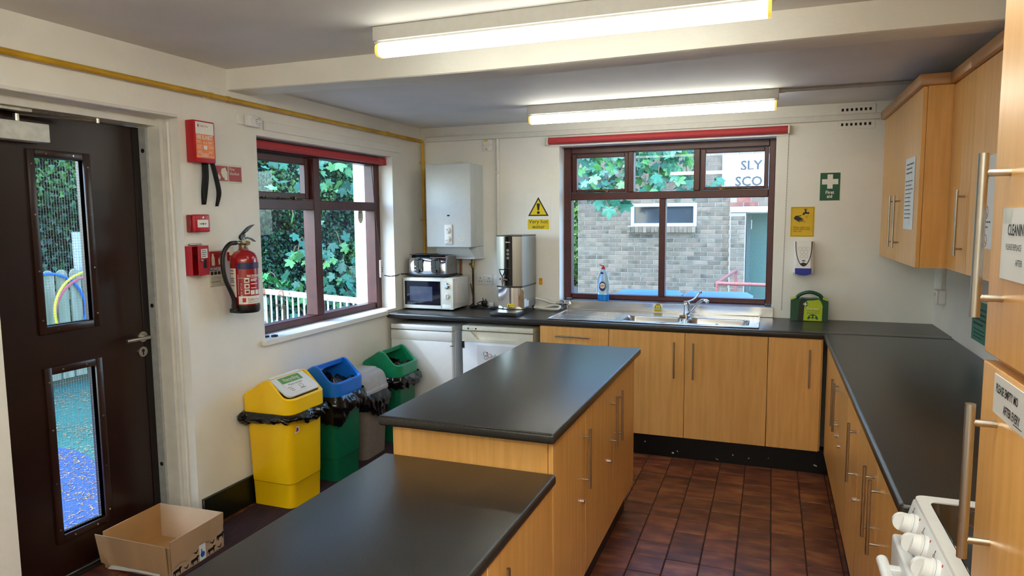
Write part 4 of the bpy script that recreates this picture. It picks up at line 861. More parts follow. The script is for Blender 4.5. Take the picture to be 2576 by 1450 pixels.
rl = Fr((ux1, uy0+.04, .96), (0, 1, 0), (0, 0, 1)); obj('rating_label', MB().fbox(rl, .0, .05, .0, .06, 0, .0008), paper_m, t, smooth=0); obj('rating_label', MB().fbox(rl, .055, .10, .0, .045, 0, .0008), paper_m, t, smooth=0)
# hoses to the boiler
t = thing('water_hose', 'coiled white filling hose with chrome fittings beside the sink window', 'hose', (-1.62, 5.15, .911))
obj('hose_run', MB().tube(spline([(-1.745, 5.13, 1.0), (-1.69, 5.165, .985), (-1.63, 5.19, .962), (-1.585, 5.195, .958)], 8), .009, n=10), hosew_m, t)
obj('hose_run', MB().tube(spline([(-1.745, 5.11, .93), (-1.66, 5.09, .925), (-1.58, 5.07, .925), (-1.535, 5.08, .93), (-1.54, 5.12, .945), (-1.60, 5.15, .945), (-1.68, 5.14, .928), (-1.745, 5.13, .93)], 8), .0105, n=10), hosew_m, t)
obj('chrome_fitting', MB().cyl((-1.59, 5.195, .958), (-1.50, 5.195, .96), .012).cyl((-1.555, 5.195, .958), (-1.555, 5.195, .978), .009).cyl((-1.535, 5.195, .945), (-1.52, 5.195, .975), .014, n=6).cyl((-1.50, 5.195, .96), (-1.50, 5.195, .912), .008).cyl((-1.50, 5.195, .955), (-1.478, 5.195, .965), .013), chrome_m, t)
# sockets, switch
def socket(fr, wd, label, ht=.086, name='power_socket'):
    c = fr.p(wd/2, 0, 0); t = thing(name, label, 'socket', c)
    fp = obj('face_plate', MB().fbox(fr, 0, wd, 0, ht, 0, .012, .003, 2), plastic_m, t); return t, fp
t, fp = socket(BACK(-2.285, 1.089), .146, 'white double power socket left of the hot water boiler')
f_ = BACK(-2.285, 1.089, 5.208)
for a in (.034, .112): obj('pin_holes', MB().fbox(f_, a-.003, a+.003, .05, .059, 0, .0006).fbox(f_, a-.015, a-.007, .026, .031, 0, .0006).fbox(f_, a+.007, a+.015, .026, .031, 0, .0006), printk_m, fp, kind='stuff', smooth=0)
for a in (.062, .084): obj('rocker', MB().fbox(f_, a-.009, a+.009, .045, .072, 0, .005, .002, 1), plastic_m, fp)
t, fp = socket(BACK(-2.137, 1.089), .086, 'white single power socket half hidden by the hot water boiler')
obj('rocker', MB().fbox(BACK(-2.137, 1.089, 5.208), .055, .07, .045, .07, 0, .005, .002, 1), plastic_m, fp)
obj('plugged_cable', MB().tube(spline([(-2.06, 5.20, 1.09), (-2.075, 5.17, 1.06), (-2.08, 5.16, 1.0), (-2.06, 5.16, .95), (-2.02, 5.15, .925)], 6), .004, n=6), hosew_m, t)
t, fp = socket(BACK(-2.222, 2.18), .09, 'white fused switch with yellow labels up by the trunking', .09, 'fused_switch')
f_ = BACK(-2.222, 2.18, 5.208)
obj('rocker', MB().fbox(f_, .045, .062, .03, .06, 0, .006, .002, 1), plastic_m, fp); obj('indicator_screw', MB().ring(f_, .012, .045, 0, .003, 0, .0008, n=10).ring(f_, .078, .045, 0, .003, 0, .0008, n=10), printg_m, fp, kind='stuff', smooth=0)
obj('yellow_label', MB().fbox(f_, .022, .052, .075, .086, 0, .0008), yelsign_m, fp, smooth=0); obj('yellow_label', MB().fbox(f_, .03, .05, .008, .02, 0, .0008), yelsign_m, fp, smooth=0)
t, fp = socket(RIGHT(4.97, 1.08), .088, 'white switched socket on the wall under the wall cabinets', .088)
obj('back_box', MB().fbox(RIGHT(4.968, 1.082), 0, .084, 0, .084, -.0001, .001), plastic_m, t)
t.location.x -= .04; obj('pattress', MB().fbox(RIGHT(4.97, 1.08), 0, .088, 0, .088, -.039, 0, .002, 1), plastic_m, t)
obj('rocker', MB().fbox(RIGHT(4.97, 1.08, 1.005), .04, .056, .05, .075, 0, .005, .002, 1), plastic_m, fp)
obj('cable_trunking', MB().box(.995, XR-.0005, 4.905, 4.94, 1.169, 1.375, .002, 1), tr, None, 'short white upright trunking above the socket under the wall cabinets', 'trunking')
gc = Fr((XR, 4.27, .975), (0, -1, 0), (0, 0, 1)); s = sheet(gc, .30, .21, 'green printed safety card on the wall beside the larder cabinet', ma=teal_m)
lines(gc, printk_m, s, .03, .26, .165, 4, .026, .010, c=.0016, seed=3); lines(gc, printk_m, s, .04, .25, .06, 3, .02, .005, c=.0016, seed=4)
# signs
def warn(fr, wd, ht, label, big):
    s = sign(fr, wd, ht, label, printw_m, .002)
    h = wd*.83*.87; b0 = ht*.40
    tri = lambda k, c, ma, nm: obj(nm, MB().poly(fr, [(wd/2-wd*.415*k, b0+(1-k)*h*.33), (wd/2+wd*.415*k, b0+(1-k)*h*.33), (wd/2, b0+h*k+(1-k)*h*.33)], c), ma, s, smooth=0)
    tri(1, .0026, printk_m, 'triangle_border'); tri(.80, .003, yelsign_m, 'triangle_field')
    obj('exclamation_mark', MB().poly(fr, [(wd/2-.014*wd/.21, b0+h*.66), (wd/2+.014*wd/.21, b0+h*.66), (wd/2+.007*wd/.21, b0+h*.30), (wd/2-.007*wd/.21, b0+h*.30)], .0034).poly(fr, [(wd/2+.012*wd/.21*math.cos(R(a)), b0+h*.18+.012*wd/.21*math.sin(R(a))) for a in range(0, 360, 24)], .0034), printk_m, s, kind='stuff', smooth=0)
    q = obj('text_panel', MB().fbox(fr, wd*.07, wd*.93, ht*.05, ht*.31, .002, .0026), yelsign_m, s, smooth=0)
    return s, q
fwz = BACK(-1.848, 1.53); s, q = warn(fwz, .208, .302, 'white and yellow very hot water warning sign above the boiler', True)
text('Very hot\nwater', .045, fwz.at(.104, .062), printk_m, q, 'CENTER', c=.0032)
fst = BACK(-1.742, 1.10); s = sign(fst, .03, .055, 'small orange sticker on the wall right of the boiler', mat('print_amber', '#e0a010', .5), .001); lines(fst, printk_m, s, .005, .024, .035, 1, .01, .008, c=.0016)
fa_ = BACK(.298, 1.734); s = sign(fa_, .133, .197, 'green first aid sign with a white cross', printw_m, .002)
obj('green_field', MB().fbox(fa_, .004, .129, .004, .193, .002, .0025), greensign_m, s, smooth=0)
obj('white_cross', MB().poly(fa_, [(.049, .085), (.083, .085), (.083, .114), (.117, .114), (.117, .15), (.083, .15), (.083, .182), (.049, .182), (.049, .15), (.015, .15), (.015, .114), (.049, .114)], .003), printw_m, s, smooth=0)
text('First\naid', .030, fa_.at(.066, .05), printw_m, s, 'CENTER', c=.003, bold=.0008)
fy = BACK(.121, 1.489); s = sign(fy, .153, .208, 'yellow wash your hands sign with a tap and hand pictogram', yelwash_m, .002)
bb = MB()
for q in ((.006, .147, .005, .0068), (.006, .147, .2012, .203), (.006, .0075, .005, .203), (.1455, .147, .005, .203)): bb.fbox(fy, *q, .002, .0025)
obj('black_border', bb, printk_m, s, kind='stuff', smooth=0)
tapp = MB().poly(fy, [(.075, .152), (.088, .152), (.09, .16), (.105, .16), (.118, .157), (.118, .173), (.11, .171), (.1, .172), (.1, .182), (.107, .186), (.084, .186), (.091, .182), (.091, .172), (.082, .168), (.076, .16)], .003)
obj('tap_pictogram', tapp.fbox(fy, .092, .099, .186, .192, .002, .003).fbox(fy, .083, .108, .191, .1935, .002, .003), printk_m, s, kind='stuff', smooth=0)
hp = MB().poly(fy, [(.02, .13), (.03, .146), (.058, .148), (.07, .152), (.066, .144), (.05, .142), (.062, .136), (.085, .124), (.083, .121), (.068, .127), (.086, .112), (.084, .109), (.064, .12), (.078, .104), (.075, .102), (.055, .115), (.062, .103), (.059, .101), (.024, .122)], .003)
obj('hand_pictogram', hp, printk_m, s, smooth=0); obj('water_drop', MB().ring(fy, .102, .137, .0045, .006, .002, .003, n=14), printk_m, s, smooth=0); obj('water_drop', MB().ring(fy, .09, .104, .004, .0055, .002, .003, n=14), printk_m, s, smooth=0)
text('Please wash your\nhands before and\nafter use', .0155, fy.at(.018, .062), printk_m, s, c=.003)
# air vent
t = thing('air_vent', 'white terracotta wall vent with rows of square holes', 'vent', (.508, 5.21, 2.229))
fv = BACK(.41, 2.229); obj('vent_plate', MB().fbox(fv, -.015, .215, -.015, .145, 0, .004, .0015, 1), wall_m, t)
for i in range(7):
    for b in (.008, .105): obj('vent_hole', MB().fbox(fv, .008+.028*i, .022+.028*i, b, b+.018, .003, .0046), blackm_m, t, smooth=0)
# soap dispenser
t = thing('soap_dispenser', 'white wall soap dispenser with blue push bar under the wash sign', 'soap dispenser', (.21, 5.17, 1.225))
fp_ = BACK(.145, 1.225)
obj('housing', MB().loft([[fp_.p(a, .235, c) for a, c in ((.004, 0), (.126, 0), (.126, .045), (.11, .06), (.02, .06), (.004, .045))], [fp_.p(a, .12, c) for a, c in ((.002, 0), (.128, 0), (.128, .07), (.11, .09), (.02, .09), (.002, .07))], [fp_.p(a, .02, c) for a, c in ((.0, 0), (.13, 0), (.13, .08), (.11, .10), (.02, .10), (.0, .08))], [fp_.p(a, .008, c) for a, c in ((.002, 0), (.128, 0), (.128, .07), (.11, .09), (.02, .09), (.002, .07))]]), plastic_m, t, smooth=25)
def frontc(b): return .06+(.235-b)/.115*.03 if b > .12 else .09+(.12-b)/.10*.01
cv = [(.012, .232), (.016, .17), (.026, .12), (.045, .078), (.065, .066), (.085, .078), (.104, .12), (.114, .17), (.118, .232)]
obj('black_curve', MB().tube(spline([fp_.p(a, b, frontc(b)+.0005) for a, b in cv], 4), .0026, n=6), black_m, t)
obj('black_button', MB().prism(fp_, [(.042, .082), (.065, .09), (.088, .082), (.08, .07), (.065, .066), (.05, .07)], .094, .0965), black_m, t)
for (a, b) in ((.04, .185), (.066, .185), (.092, .185), (.053, .16), (.08, .16), (.053, .132), (.08, .132)): obj('step_icon', MB().ring(Fr(fp_.p(a, b, frontc(b)+.001), (1, 0, 0), Vector((0, .25, 1)).normalized()), 0, 0, .0105, .0115, 0, .0006, n=20), printg_m, t, smooth=0)
text('deb', .014, fp_.at(.065, .098, .094), ink_m, t, 'CENTER', c=.0015, bold=.0008)
obj('push_bar', MB().loft([[fp_.p(a, b, .100+d) for a, b in ((.012, .05), (.116, .05), (.116, .012), (.09, .003), (.065, 0), (.04, .003), (.012, .012))] for d in (-.005, .012)]), bluedisp_m, t)
# first aid kit
t = thing('first_aid_kit', 'green first aid case with lime label and carry handle on the corner worktop', 'first aid kit', (.255, 5.14, .9105))
fk = BACK(.137, .911, 5.105)
out = [(0, 0), (.238, 0), (.238, .15), (.205, .165), (.17, .195), (.12, .208), (.07, .195), (.035, .165), (0, .15)]
cs = MB(); hole = [(.075+.0, .168), (.12, .16), (.165, .168), (.158, .182), (.12, .189), (.082, .182)]
cs.prism(fk, [(.004, .0), (.234, .0), (.238, .01), (.238, .14), (.205, .152), (.16, .158), (.12, .155), (.08, .158), (.035, .152), (0, .14), (0, .01)], -.08, 0)
obj('case', cs, kit_m, t)
obj('carry_handle', MB().tube(spline([fk.p(.03, .145, -.035), fk.p(.06, .18, -.035), fk.p(.12, .198, -.035), fk.p(.18, .18, -.035), fk.p(.208, .145, -.035)], 8), .012, n=10), kit_m, t)
obj('dark_band', MB().prism(fk, [(.045, .0), (.09, .0), (.09, .12), (.10, .152), (.07, .16), (.055, .135)], 0, .002), kitd_m, t, smooth=0)
lb = obj('lime_label', MB().prism(fk, [(.083, .004), (.20, .004), (.202, .11), (.192, .135), (.178, .152), (.15, .146), (.105, .142), (.088, .12)], .0, .003), lime_m, t, smooth=0)
obj('cross_badge', MB().ring(fk, .093, .118, 0, .017, .003, .0036, n=24), greensign_m, lb, smooth=0); obj('white_cross', MB().fbox(fk, .089, .097, .105, .131, .0036, .0042).fbox(fk, .080, .106, .114, .122, .0036, .0042), printw_m, lb, smooth=0)
text('First Aid', .021, fk.at(.103, .082), printw_m, lb, c=.0038); text('in the Workplace', .0115, fk.at(.103, .070), printk_m, lb, c=.0038)
lines(fk, printg_m, lb, .103, .19, .060, 3, .005, .0018, c=.0038)
obj('green_disc', MB().ring(fk, .142, .014, 0, .034, .003, .0036, n=30, a0=0, a1=180), greensign_m, lb, smooth=0)
for a in (.131, .153): obj('figure_head', MB().ring(fk, a, .033, 0, .007, .0036, .0042, n=16), lime_m, lb, smooth=0); obj('figure_body', MB().fbox(fk, a-.009, a+.009, .004, .022, .0036, .0042), lime_m, lb, smooth=0)
for a in (.0, .203): obj('catch', MB().prism(fk, [(a, .145), (a+.035, .152+(.0 if a else .005)), (a+.035, .165), (a, .153)] if not a else [(a, .165), (a+.035, .150), (a+.035, .142), (a, .152)], -.06, -.01), lime_m, t)
# ================================================================== SINK, TAP, BOTTLE
t = thing('sink', 'stainless steel double-bowl sink with a left-hand drainer', 'sink', (-.78, 4.92, .74))
dk = holed(WORLD, -1.492, -.062, 4.655, 5.205, .9105, .916, [(-.965, -.565, 4.715, 4.995), (-.525, -.125, 4.715, 4.995)])
obj('deck', dk, sink_m, t, smooth=0)
rim = MB()
for q in ((-1.495, -.06, 4.650, 4.662), (-1.495, -.06, 5.197, 5.209), (-1.495, -1.483, 4.65, 5.209), (-.072, -.06, 4.65, 5.209)): rim.box(*q, .911, .9205, .003, 2)
obj('rim', rim, sink_m, t)
for i, (x0, x1) in enumerate(((-.968, -.562), (-.528, -.122))):
    bo = MB().loft([[(x, y, .9155) for x, y in rrect(x0-.006, x1+.006, 4.706, 5.004, .05)], [(x, y, .917) for x, y in rrect(x0, x1, 4.712, 4.998, .05)], [(x, y, .905) for x, y in rrect(x0+.006, x1-.006, 4.718, 4.992, .05)], [(x, y, .765) for x, y in rrect(x0+.015, x1-.015, 4.727, 4.983, .05)], [(x, y, .748) for x, y in rrect(x0+.04, x1-.04, 4.752, 4.958, .04)]], False, True)
    q = obj('bowl', bo, sink_m, t)
    obj('plug_hole', MB().ring(Fr(((x0+x1)/2, 4.855, .749), (1, 0, 0), (0, 1, 0)), 0, 0, .012, .03, 0, .002), chrome_m, q)
    if i: obj('overflow', MB().ring(BACK((x0+x1)/2-.02, .865, 4.9862), 0, 0, .008, .017, 0, .003), chrome_m, q); obj('overflow_hole', MB().ring(BACK((x0+x1)/2-.02, .865, 4.9862), 0, 0, 0, .008, 0, .0015), blackm_m, q)
for k in range(9): obj('drainer_ridge', MB().box(-1.43, -1.02, 4.72+k*.045, 4.735+k*.045, .914, .9195, .002, 1), sink_m, t)
obj('upstand', MB().box(-1.535, .025, 5.203, 5.2195, .911, .985, .002, 1), sink_m, None, 'plain stainless steel upstand between the sink and the window', 'splashback')
up_ = bpy.data.objects['upstand']
fcs = BACK(-.822, .918, 5.203)
s = sign(fcs, .066, .066, 'small yellow caution sticker on the steel upstand behind the sink', printp_m, .001, 'sticker', 'caution_sticker')
obj('text_panel', MB().fbox(fcs, .003, .063, .004, .025, .001, .0014), yelsign_m, s, smooth=0); text('CAUTION', .013, fcs.at(.033, .013), printk_m, s, 'CENTER', c=.002, bold=.0003); lines(fcs, printk_m, s, .012, .055, .0065, 1, .01, .004, c=.002)
obj('triangle', MB().poly(fcs, [(.006, .029), (.06, .029), (.045, .062), (.021, .062)], .0015), printk_m, s, smooth=0); obj('triangle_field', MB().poly(fcs, [(.013, .033), (.053, .033), (.042, .058), (.024, .058)], .002), yelsign_m, s, smooth=0); obj('mark', MB().fbox(fcs, .031, .035, .042, .058, .002, .0024).fbox(fcs, .031, .035, .035, .039, .002, .0024), printk_m, s, kind='stuff', smooth=0)
t = thing('mixer_tap', 'chrome mixer tap with a long lever and angled spout', 'tap', (-.562, 5.03, .916))
obj('tap_body', MB().lathe([(.028, .916), (.028, .926), (.022, .93), (.021, .99), (.023, 1.0), (.023, 1.018), (.016, 1.03)], (-.562, 5.03, 0), n=22), chrome_m, t)
obj('spout', MB().tube(spline([(-.555, 5.02, .935), (-.53, 4.98, .96), (-.48, 4.93, 1.02), (-.445, 4.90, 1.052), (-.425, 4.885, 1.058), (-.408, 4.875, 1.055)], 6), .0105, n=12).cyl((-.415, 4.878, 1.057), (-.398, 4.868, 1.047), .0135), chrome_m, t)
obj('lever', MB().tube(spline([(-.562, 5.03, 1.025), (-.54, 5.02, 1.032), (-.50, 5.0, 1.055), (-.475, 4.99, 1.085), (-.462, 4.985, 1.105)], 5), .006, n=10, rs=None).sphere((-.461, 4.985, 1.103), .012, sc=(1, .7, 1)), chrome_m, t)
obj('sponge', MB().box(-.605, -.56, 4.985, 5.02, .9165, .93, .006, 2), mat('brown_scourer', '#8a6c45', .9, var=.2), None, 'small worn brown scourer at the foot of the tap', 'scourer')
t = thing('washing_up_bottle', 'clear washing-up liquid bottle with red cap, blue liquid at the bottom', 'bottle', (-1.225, 5.265, .9855))
bx, by = -1.225, 5.265
def ell(z, a, b, n=24): return [(bx+a*math.cos(2*math.pi*i/n), by+b*math.sin(2*math.pi*i/n), z) for i in range(n)]
clear_m = mat('clear_bottle_plastic', '#dfeeea', .12, var=.02, trans=.75)
obj('bottle_body', MB().loft([ell(.986, .040, .026), ell(.992, .043, .028), ell(1.06, .046, .03), ell(1.12, .047, .03), ell(1.16, .043, .028), ell(1.20, .03, .022), ell(1.225, .016, .015), ell(1.236, .013, .013)]), clear_m, t)
obj('liquid', MB().loft([ell(.987, .0415, .027), ell(.993, .0445, .029), ell(1.034, .0462, .0302), ell(1.035, .04, .026)]), mat('blue_liquid', '#0b7fd6', .1, var=.02), t)
obj('cap', MB().lathe([(.0145, 1.232), (.0145, 1.248), (.008, 1.252), (.006, 1.262)], (bx, by, 0), n=18).cyl((bx, by, 1.255), (bx-.03, by-.005, 1.268), .004, n=8), red_m, t)
fq = BACK(bx, 1.10, by-.0305)
lb = obj('label', MB().prism(fq, [(.027*math.cos(R(a)), .038*math.sin(R(a))) for a in range(0, 360, 15)], 0, .001), bluep_m, t, smooth=0)
obj('label_centre', MB().prism(fq, [(.021*math.cos(R(a)), .004+.022*math.sin(R(a))) for a in range(0, 360, 15)], .001, .0014), printp_m, lb, smooth=0)
text('FAIRY', .0135, fq.at(0, -.001), red_m, lb, 'CENTER', c=.002, bold=.0005)
obj('neck_sticker', MB().prism(BACK(bx-.005, 1.203, by-.0235), [(.012*math.cos(R(a)), .008*math.sin(R(a))) for a in range(0, 360, 20)], 0, .001), bluep_m, t, smooth=0)
# ================================================================== FRIDGES
def fridge(x0, x1, y0, top, ma, label, style):
    t = thing('fridge', label, 'fridge', ((x0+x1)/2, (y0+5.18)/2, 0))
    obj('cabinet', B(x0+.004, x1-.004, y0+.055, 5.18, .01, top-.035, .004, 1), appl_m, t)
    obj('top_lid', MB().box(x0, x1, y0+.003, 5.18, top-.038, top, .008, 3), ma, t)
    d = obj('door', MB().box(x0+.002, x1-.002, y0, y0+.05, .06, top-.115, .008, 3), appl_m, t)
    fr = BACK(x0, 0, y0)
    W = x1-x0; b1, b0 = top-.044, top-.118
    if style:
        gr = MB().fbox(fr, .002, W-.002, b0, b1, -.05, -.022, .003, 1)
        gr.prism(fr, [(.002, b0), (W-.002, b0), (W-.002, b1), (W-.09, b1), (W-.13, b0+.02), (.13, b0+.015), (.07, b1), (.002, b1)], -.022, .003)
        obj('door_grip', gr, ma, d, smooth=20)
        f_ = fr.at(.045, top-.026, -.003); text('CLASS', .012, f_.at(.016, 0), printg_m, t, c=.0008); obj('star_badge', MB().fbox(f_, 0, .012, -.001, .011, 0, .0008).fbox(f_, .062, .074, -.001, .011, 0, .0008), printk_m, t, kind='stuff', smooth=0)
    else:
        obj('door_grip', MB().fbox(fr, .002, W-.002, b0, b1, -.05, .002, .006, 2), ma, d)
    obj('hinge', MB().fbox(fr, -.001 if style else W-.02, .018 if style else W+.001, b0-.05 if style else b0-.03, b0 if style else b0-.026, -.02, .0035), black_m, d)
    for x in (x0+.05, x1-.05):
        for y in (y0+.1, 5.12): obj('foot', MB().cyl((x, y, 0), (x, y, .015), .018, n=12), black_m, t)
    return t, fr
fridge(-2.752, -2.222, 4.60, .826, mat('fridge_white_trim', '#e2e4e2', .35, var=.01), 'white under-counter fridge in the corner below the microwave', 0)
t, fr = fridge(-2.150, -1.585, 4.615, .840, cream_m, 'cream-topped under-counter fridge carrying the pre-school notice', 1)
nf = fr.at(.125, .34, .0035); s = sheet(nf, .29, .36, 'white pre-school notice with an infinity logo taped on the fridge door')
nf = nf.at(0, 0, .0006)
text('Infinity', .040, nf.at(.108, .268), mat('print_leaf_green', '#4e7a4e', .5), s, sx=.95, c=.0012); text('Pre-Scho', .026, nf.at(.108, .242), ink_m, s, c=.0012)
text('This fridge is for', .018, nf.at(.035, .195), ink_m, s, c=.0012, bold=.0003)
for (a, b, r_, ma) in ((.066, .296, .016, bluep_m), (.068, .266, .013, greensign_m), (.096, .258, .013, orange_m), (.10, .284, .015, signred_m)): obj('logo_loop', MB().ring(nf, a, b, r_-.0028, r_, .0008, .0012, n=24), ma, s, smooth=0)
obj('logo_figure', MB().ring(nf, .082, .305, 0, .0045, .0008, .0012, n=14).fbox(nf, .0805, .0835, .276, .294, .0008, .0012), printk_m, s, smooth=0)
# ================================================================== BINS
def liner(x0, x1, y0, y1, z1, drop, parent, seed, flare=.03, lift=0):
    """overhanging bag: wavy hem, creased folds, bunched where it gathers"""
    base = []
    for (x, y), (x2, y2) in zip(*(lambda q: (q, q[1:]+q[:1]))(rrect(x0, x1, y0, y1, .05, 6))):
        k = max(1, int(math.hypot(x2-x, y2-y)/.009)); base += [(x+(x2-x)*i/k, y+(y2-y)*i/k) for i in range(k)]
    n = len(base); cx, cy = (x0+x1)/2, (y0+y1)/2; rings = []; K = 14
    for k in range(K+1):
        f = k/K; ring = []
        for i, (x, y) in enumerate(base):
            a = i/n*2*math.pi; ca, sa = math.cos(a), math.sin(a)
            d = Vector((x-cx, y-cy, 0)).normalized()
            big = noise.noise(Vector((ca*1.8, sa*1.8, f*1.3+seed)))
            fold = 1-2*abs(noise.noise(Vector((ca*5+f*1.5, sa*5-f, f*2.0+seed*2))))
            fine = 1-2*abs(noise.noise(Vector((ca*13-f*3, sa*13+f*2, f*6+seed*3))))
            dr = drop*(1+.6*noise.noise(Vector((ca*1.6, sa*1.6, seed*3.1)))+.18*noise.noise(Vector((ca*6, sa*6, seed))))
            out = .006+flare*math.sin(math.pi*min(1, .15+f*.75))*(1+.9*big)+min(1, f*2.5)*(.011*fold+.005*fine)
            ring.append(Vector((x, y, z1-dr*f+.008*fine*f))+d*max(.004, out))
        rings.append(ring)
    return obj('bin_liner', MB().loft(rings, False, False), bag_m, parent, smooth=50)
def swing_bin(x0, y0, label, hood_m, body_m, H=.74, wx=.315, wy=.305, seed=1, flap=False, drop=.085, z0=.0082, tilt=0, group=None):
    x1, y1 = x0+wx, y0+wy; hb = H-.185
    t = thing('swing_bin', label, 'bin', ((x0+x1)/2, (y0+y1)/2, z0), rz=tilt)
    cx, cy = (x0+x1)/2, (y0+y1)/2
    def sec(s, z): return [(cx+(x-cx)*s, cy+(y-cy)*s, z) for x, y in rrect(x0+.006, x1-.012, y0+.008, y1-.008, .045, 5, .022)]
    obj('bin_body', MB().loft([sec(.86, z0), sec(.885, .148), sec(.892, .150), sec(.895, .153), sec(.965, hb-.01), sec(.97, hb+.03)], True, False), body_m, t, smooth=30)
    obj('seam', MB().loft([sec(.8885, .1475), sec(.8905, .1495), sec(.8895, .1515)], False, False), mat(body_m.name+'_shadow_gap', '#3a2c05' if flap else '#04261b', .6), t)
    # hood: rounded-rectangle walls cut by the hump profile, roofed over the back half, open (or flapped) in front
    ctl = [(0, .094), (.05, .108), (.28, .150), (.42, .177), (.50, .187), (.57, .185), (.64, .170), (.76, .132), (.86, .101), (.92, .090), (1, .087)]
    prof = [(p.x, p.y) for p in spline([(a, z, 0) for a, z in ctl], 4)]
    def zt(x):
        f = min(1, max(0, (x-x0)/(x1-x0)))
        for (a, za), (b, zb) in zip(prof, prof[1:]):
            if f <= b: return hb+za+(zb-za)*(f-a)/(b-a)
        return hb+prof[-1][1]
    pl = []
    for (x, y), (x2, y2) in zip(*(lambda q: (q, q[1:]+q[:1]))(rrect(x0, x1, y0, y1, .06, 8, .025))):
        k = max(1, int(math.hypot(x2-x, y2-y)/.010)); pl += [(x+(x2-x)*i/k, y+(y2-y)*i/k) for i in range(k)]
    def inset(p, d): return (cx+(p[0]-cx)*(1-d/(wx/2)), cy+(p[1]-cy)*(1-d/(wy/2)))
    out0 = [(p[0], p[1], hb) for p in pl]; out1 = [(p[0], p[1], zt(p[0])-.008) for p in pl]
    q = [inset(p, .006) for p in pl]; out2 = [(p[0], p[1], zt(o[0])) for p, o in zip(q, pl)]
    q2 = [inset(p, .02) for p in pl]; in0 = [(p[0], p[1], zt(o[0])-.002) for p, o in zip(q2, pl)]; in1 = [(p[0], p[1], zt(o[0])-.02) for p, o in zip(q2, pl)]
    in2 = [(p[0], p[1], hb+.005) for p in q2]
    hd = MB().loft([out0, out1, out2, in0, in1, in2], False, False)
    cut = x0+wx*.54; ys = [y0+.02, y1-.02]; xs = [x0+.016+(cut-x0-.016)*i/14 for i in range(15)]
    vs = []; 
    for x in xs: vs += [(x, ys[0], zt(x)-.0015), (x, ys[1], zt(x)-.0015)]
    hd.add(vs, [(2*i, 2*i+2, 2*i+3, 2*i+1) for i in range(14)])
    hd.add([(cut, ys[0], zt(cut)-.0015), (cut, ys[1], zt(cut)-.0015), (cut-.004, ys[1], zt(cut)-.03), (cut-.004, ys[0], zt(cut)-.03)], [(0, 1, 2, 3)])
    ho = obj('hood', hd, hood_m, t, smooth=32)
    if flap:
        dv = Vector((x1-.014-(cut-.10), 0, zt(x1-.02)-.002-(zt(cut)+.004))); p0 = Vector((cut-.10, 0, zt(cut)-.008))
        p0 = Vector((x0+wx*.475, 0, hb+.189)); p1 = Vector((x1-.028, 0, hb+.093)); dv = p1-p0
        ff = Fr((p0.x, cy, p0.z), (0, 1, 0), (-dv).normalized()); L_ = dv.length
        pn = obj('flap', MB().prism(ff, rrect(-wy/2+.026, wy/2-.026, -L_, .0, .03, 5), -.004, .006), mat('flap_white', '#e3e7e8', .35, var=.01), ho)
        fc = ff.at(-.095, -L_+.022, .0065); cd_ = obj('card', MB().fbox(fc, 0, .185, 0, .125, 0, .002), printw_m, pn, smooth=0)
        # drawn inside a lettered card fixed to the flap
        obj('green_header', MB().fbox(fc, .002, .183, .075, .123, .002, .0024), mat('print_lime_green', '#5f9c4c', .5), pn, smooth=0)
        text('Recycling', .034, fc.at(.095, .088), printp_m, pn, 'CENTER', c=.003, bold=.0006); text('Plastic bottles', .021, fc.at(.092, .052), ink_m, pn, 'CENTER', c=.003)
        lines(fc, ink_m, pn, .012, .05, .036, 3, .013, .005, c=.003, seed=2); obj('drawn_box', MB().ring(fc, .115, .03, .014, .016, .0022, .0028, n=6), ink_m, pn, smooth=0); lines(fc, ink_m, pn, .09, .145, .008, 1, .01, .005, c=.003, seed=5)
    else:
        rn = random.Random(seed); bg_ = MB(); G = 12
        vs = []
        for i in range(G+1):
            for j in range(G+1):
                x = x0+.04+(wx-.08)*i/G; y = y0+.035+(wy-.07)*j/G
                vs.append((x, y, hb+.055+.07*noise.noise(Vector((i*.35, j*.35, seed)))+.02*noise.noise(Vector((i*1.1, j*1.1, seed+4)))))
        bg_.add(vs, [(i*(G+1)+j, (i+1)*(G+1)+j, (i+1)*(G+1)+j+1, i*(G+1)+j+1) for i in range(G) for j in range(G)])
        obj('bag_inside', bg_, bag_m, t, smooth=60)
    liner(x0+.008, x1-.008, y0+.006, y1-.006, hb+.004, drop, t, seed)
    return t, hb
t, hb = swing_bin(-2.778, 3.012, 'yellow swing-top bin with a recycling plastic bottles card on its white flap', yel_m, yel_m, H=.742, wx=.33, wy=.335, seed=2, flap=True, drop=.065)
fr = Fr((-2.778+.318, 3.055, hb-.115), (0, 1, 0), (0, 0, 1)); obj('maker_sticker', MB().prism(fr, [(.0, .0), (.045, .008), (.04, .035), (.018, .04)], 0, .0015), printw_m, t, smooth=0); obj('sticker_print', MB().prism(fr, [(.012, .008), (.036, .012), (.032, .03), (.018, .033)], .0015, .002), signred_m, t, smooth=0)
tl = MB().sphere((0, 0, 0), 1, n=16)
tv = [Vector((-2.744, 2.992, .528))+Vector((v.x*.034, v.y*.045, v.z*.034))*(1+.55*noise.noise(v*1.7+Vector((3, 1, 2)))-.35*abs(noise.noise(v*4))) for v in tl.v]
obj('liner_tail', MB().add(tv, tl.f), bag_m, t, smooth=50)
swing_bin(-2.775, 3.442, 'blue-topped swing bin with a dark green body and open hood', blue_m, greend_m, H=.735, wx=.325, wy=.32, seed=5, drop=.15)
swing_bin(-2.778, 4.222, 'green open-hooded bin standing against the corner fridge', green_m, greend_m, H=.685, seed=9, drop=.10)
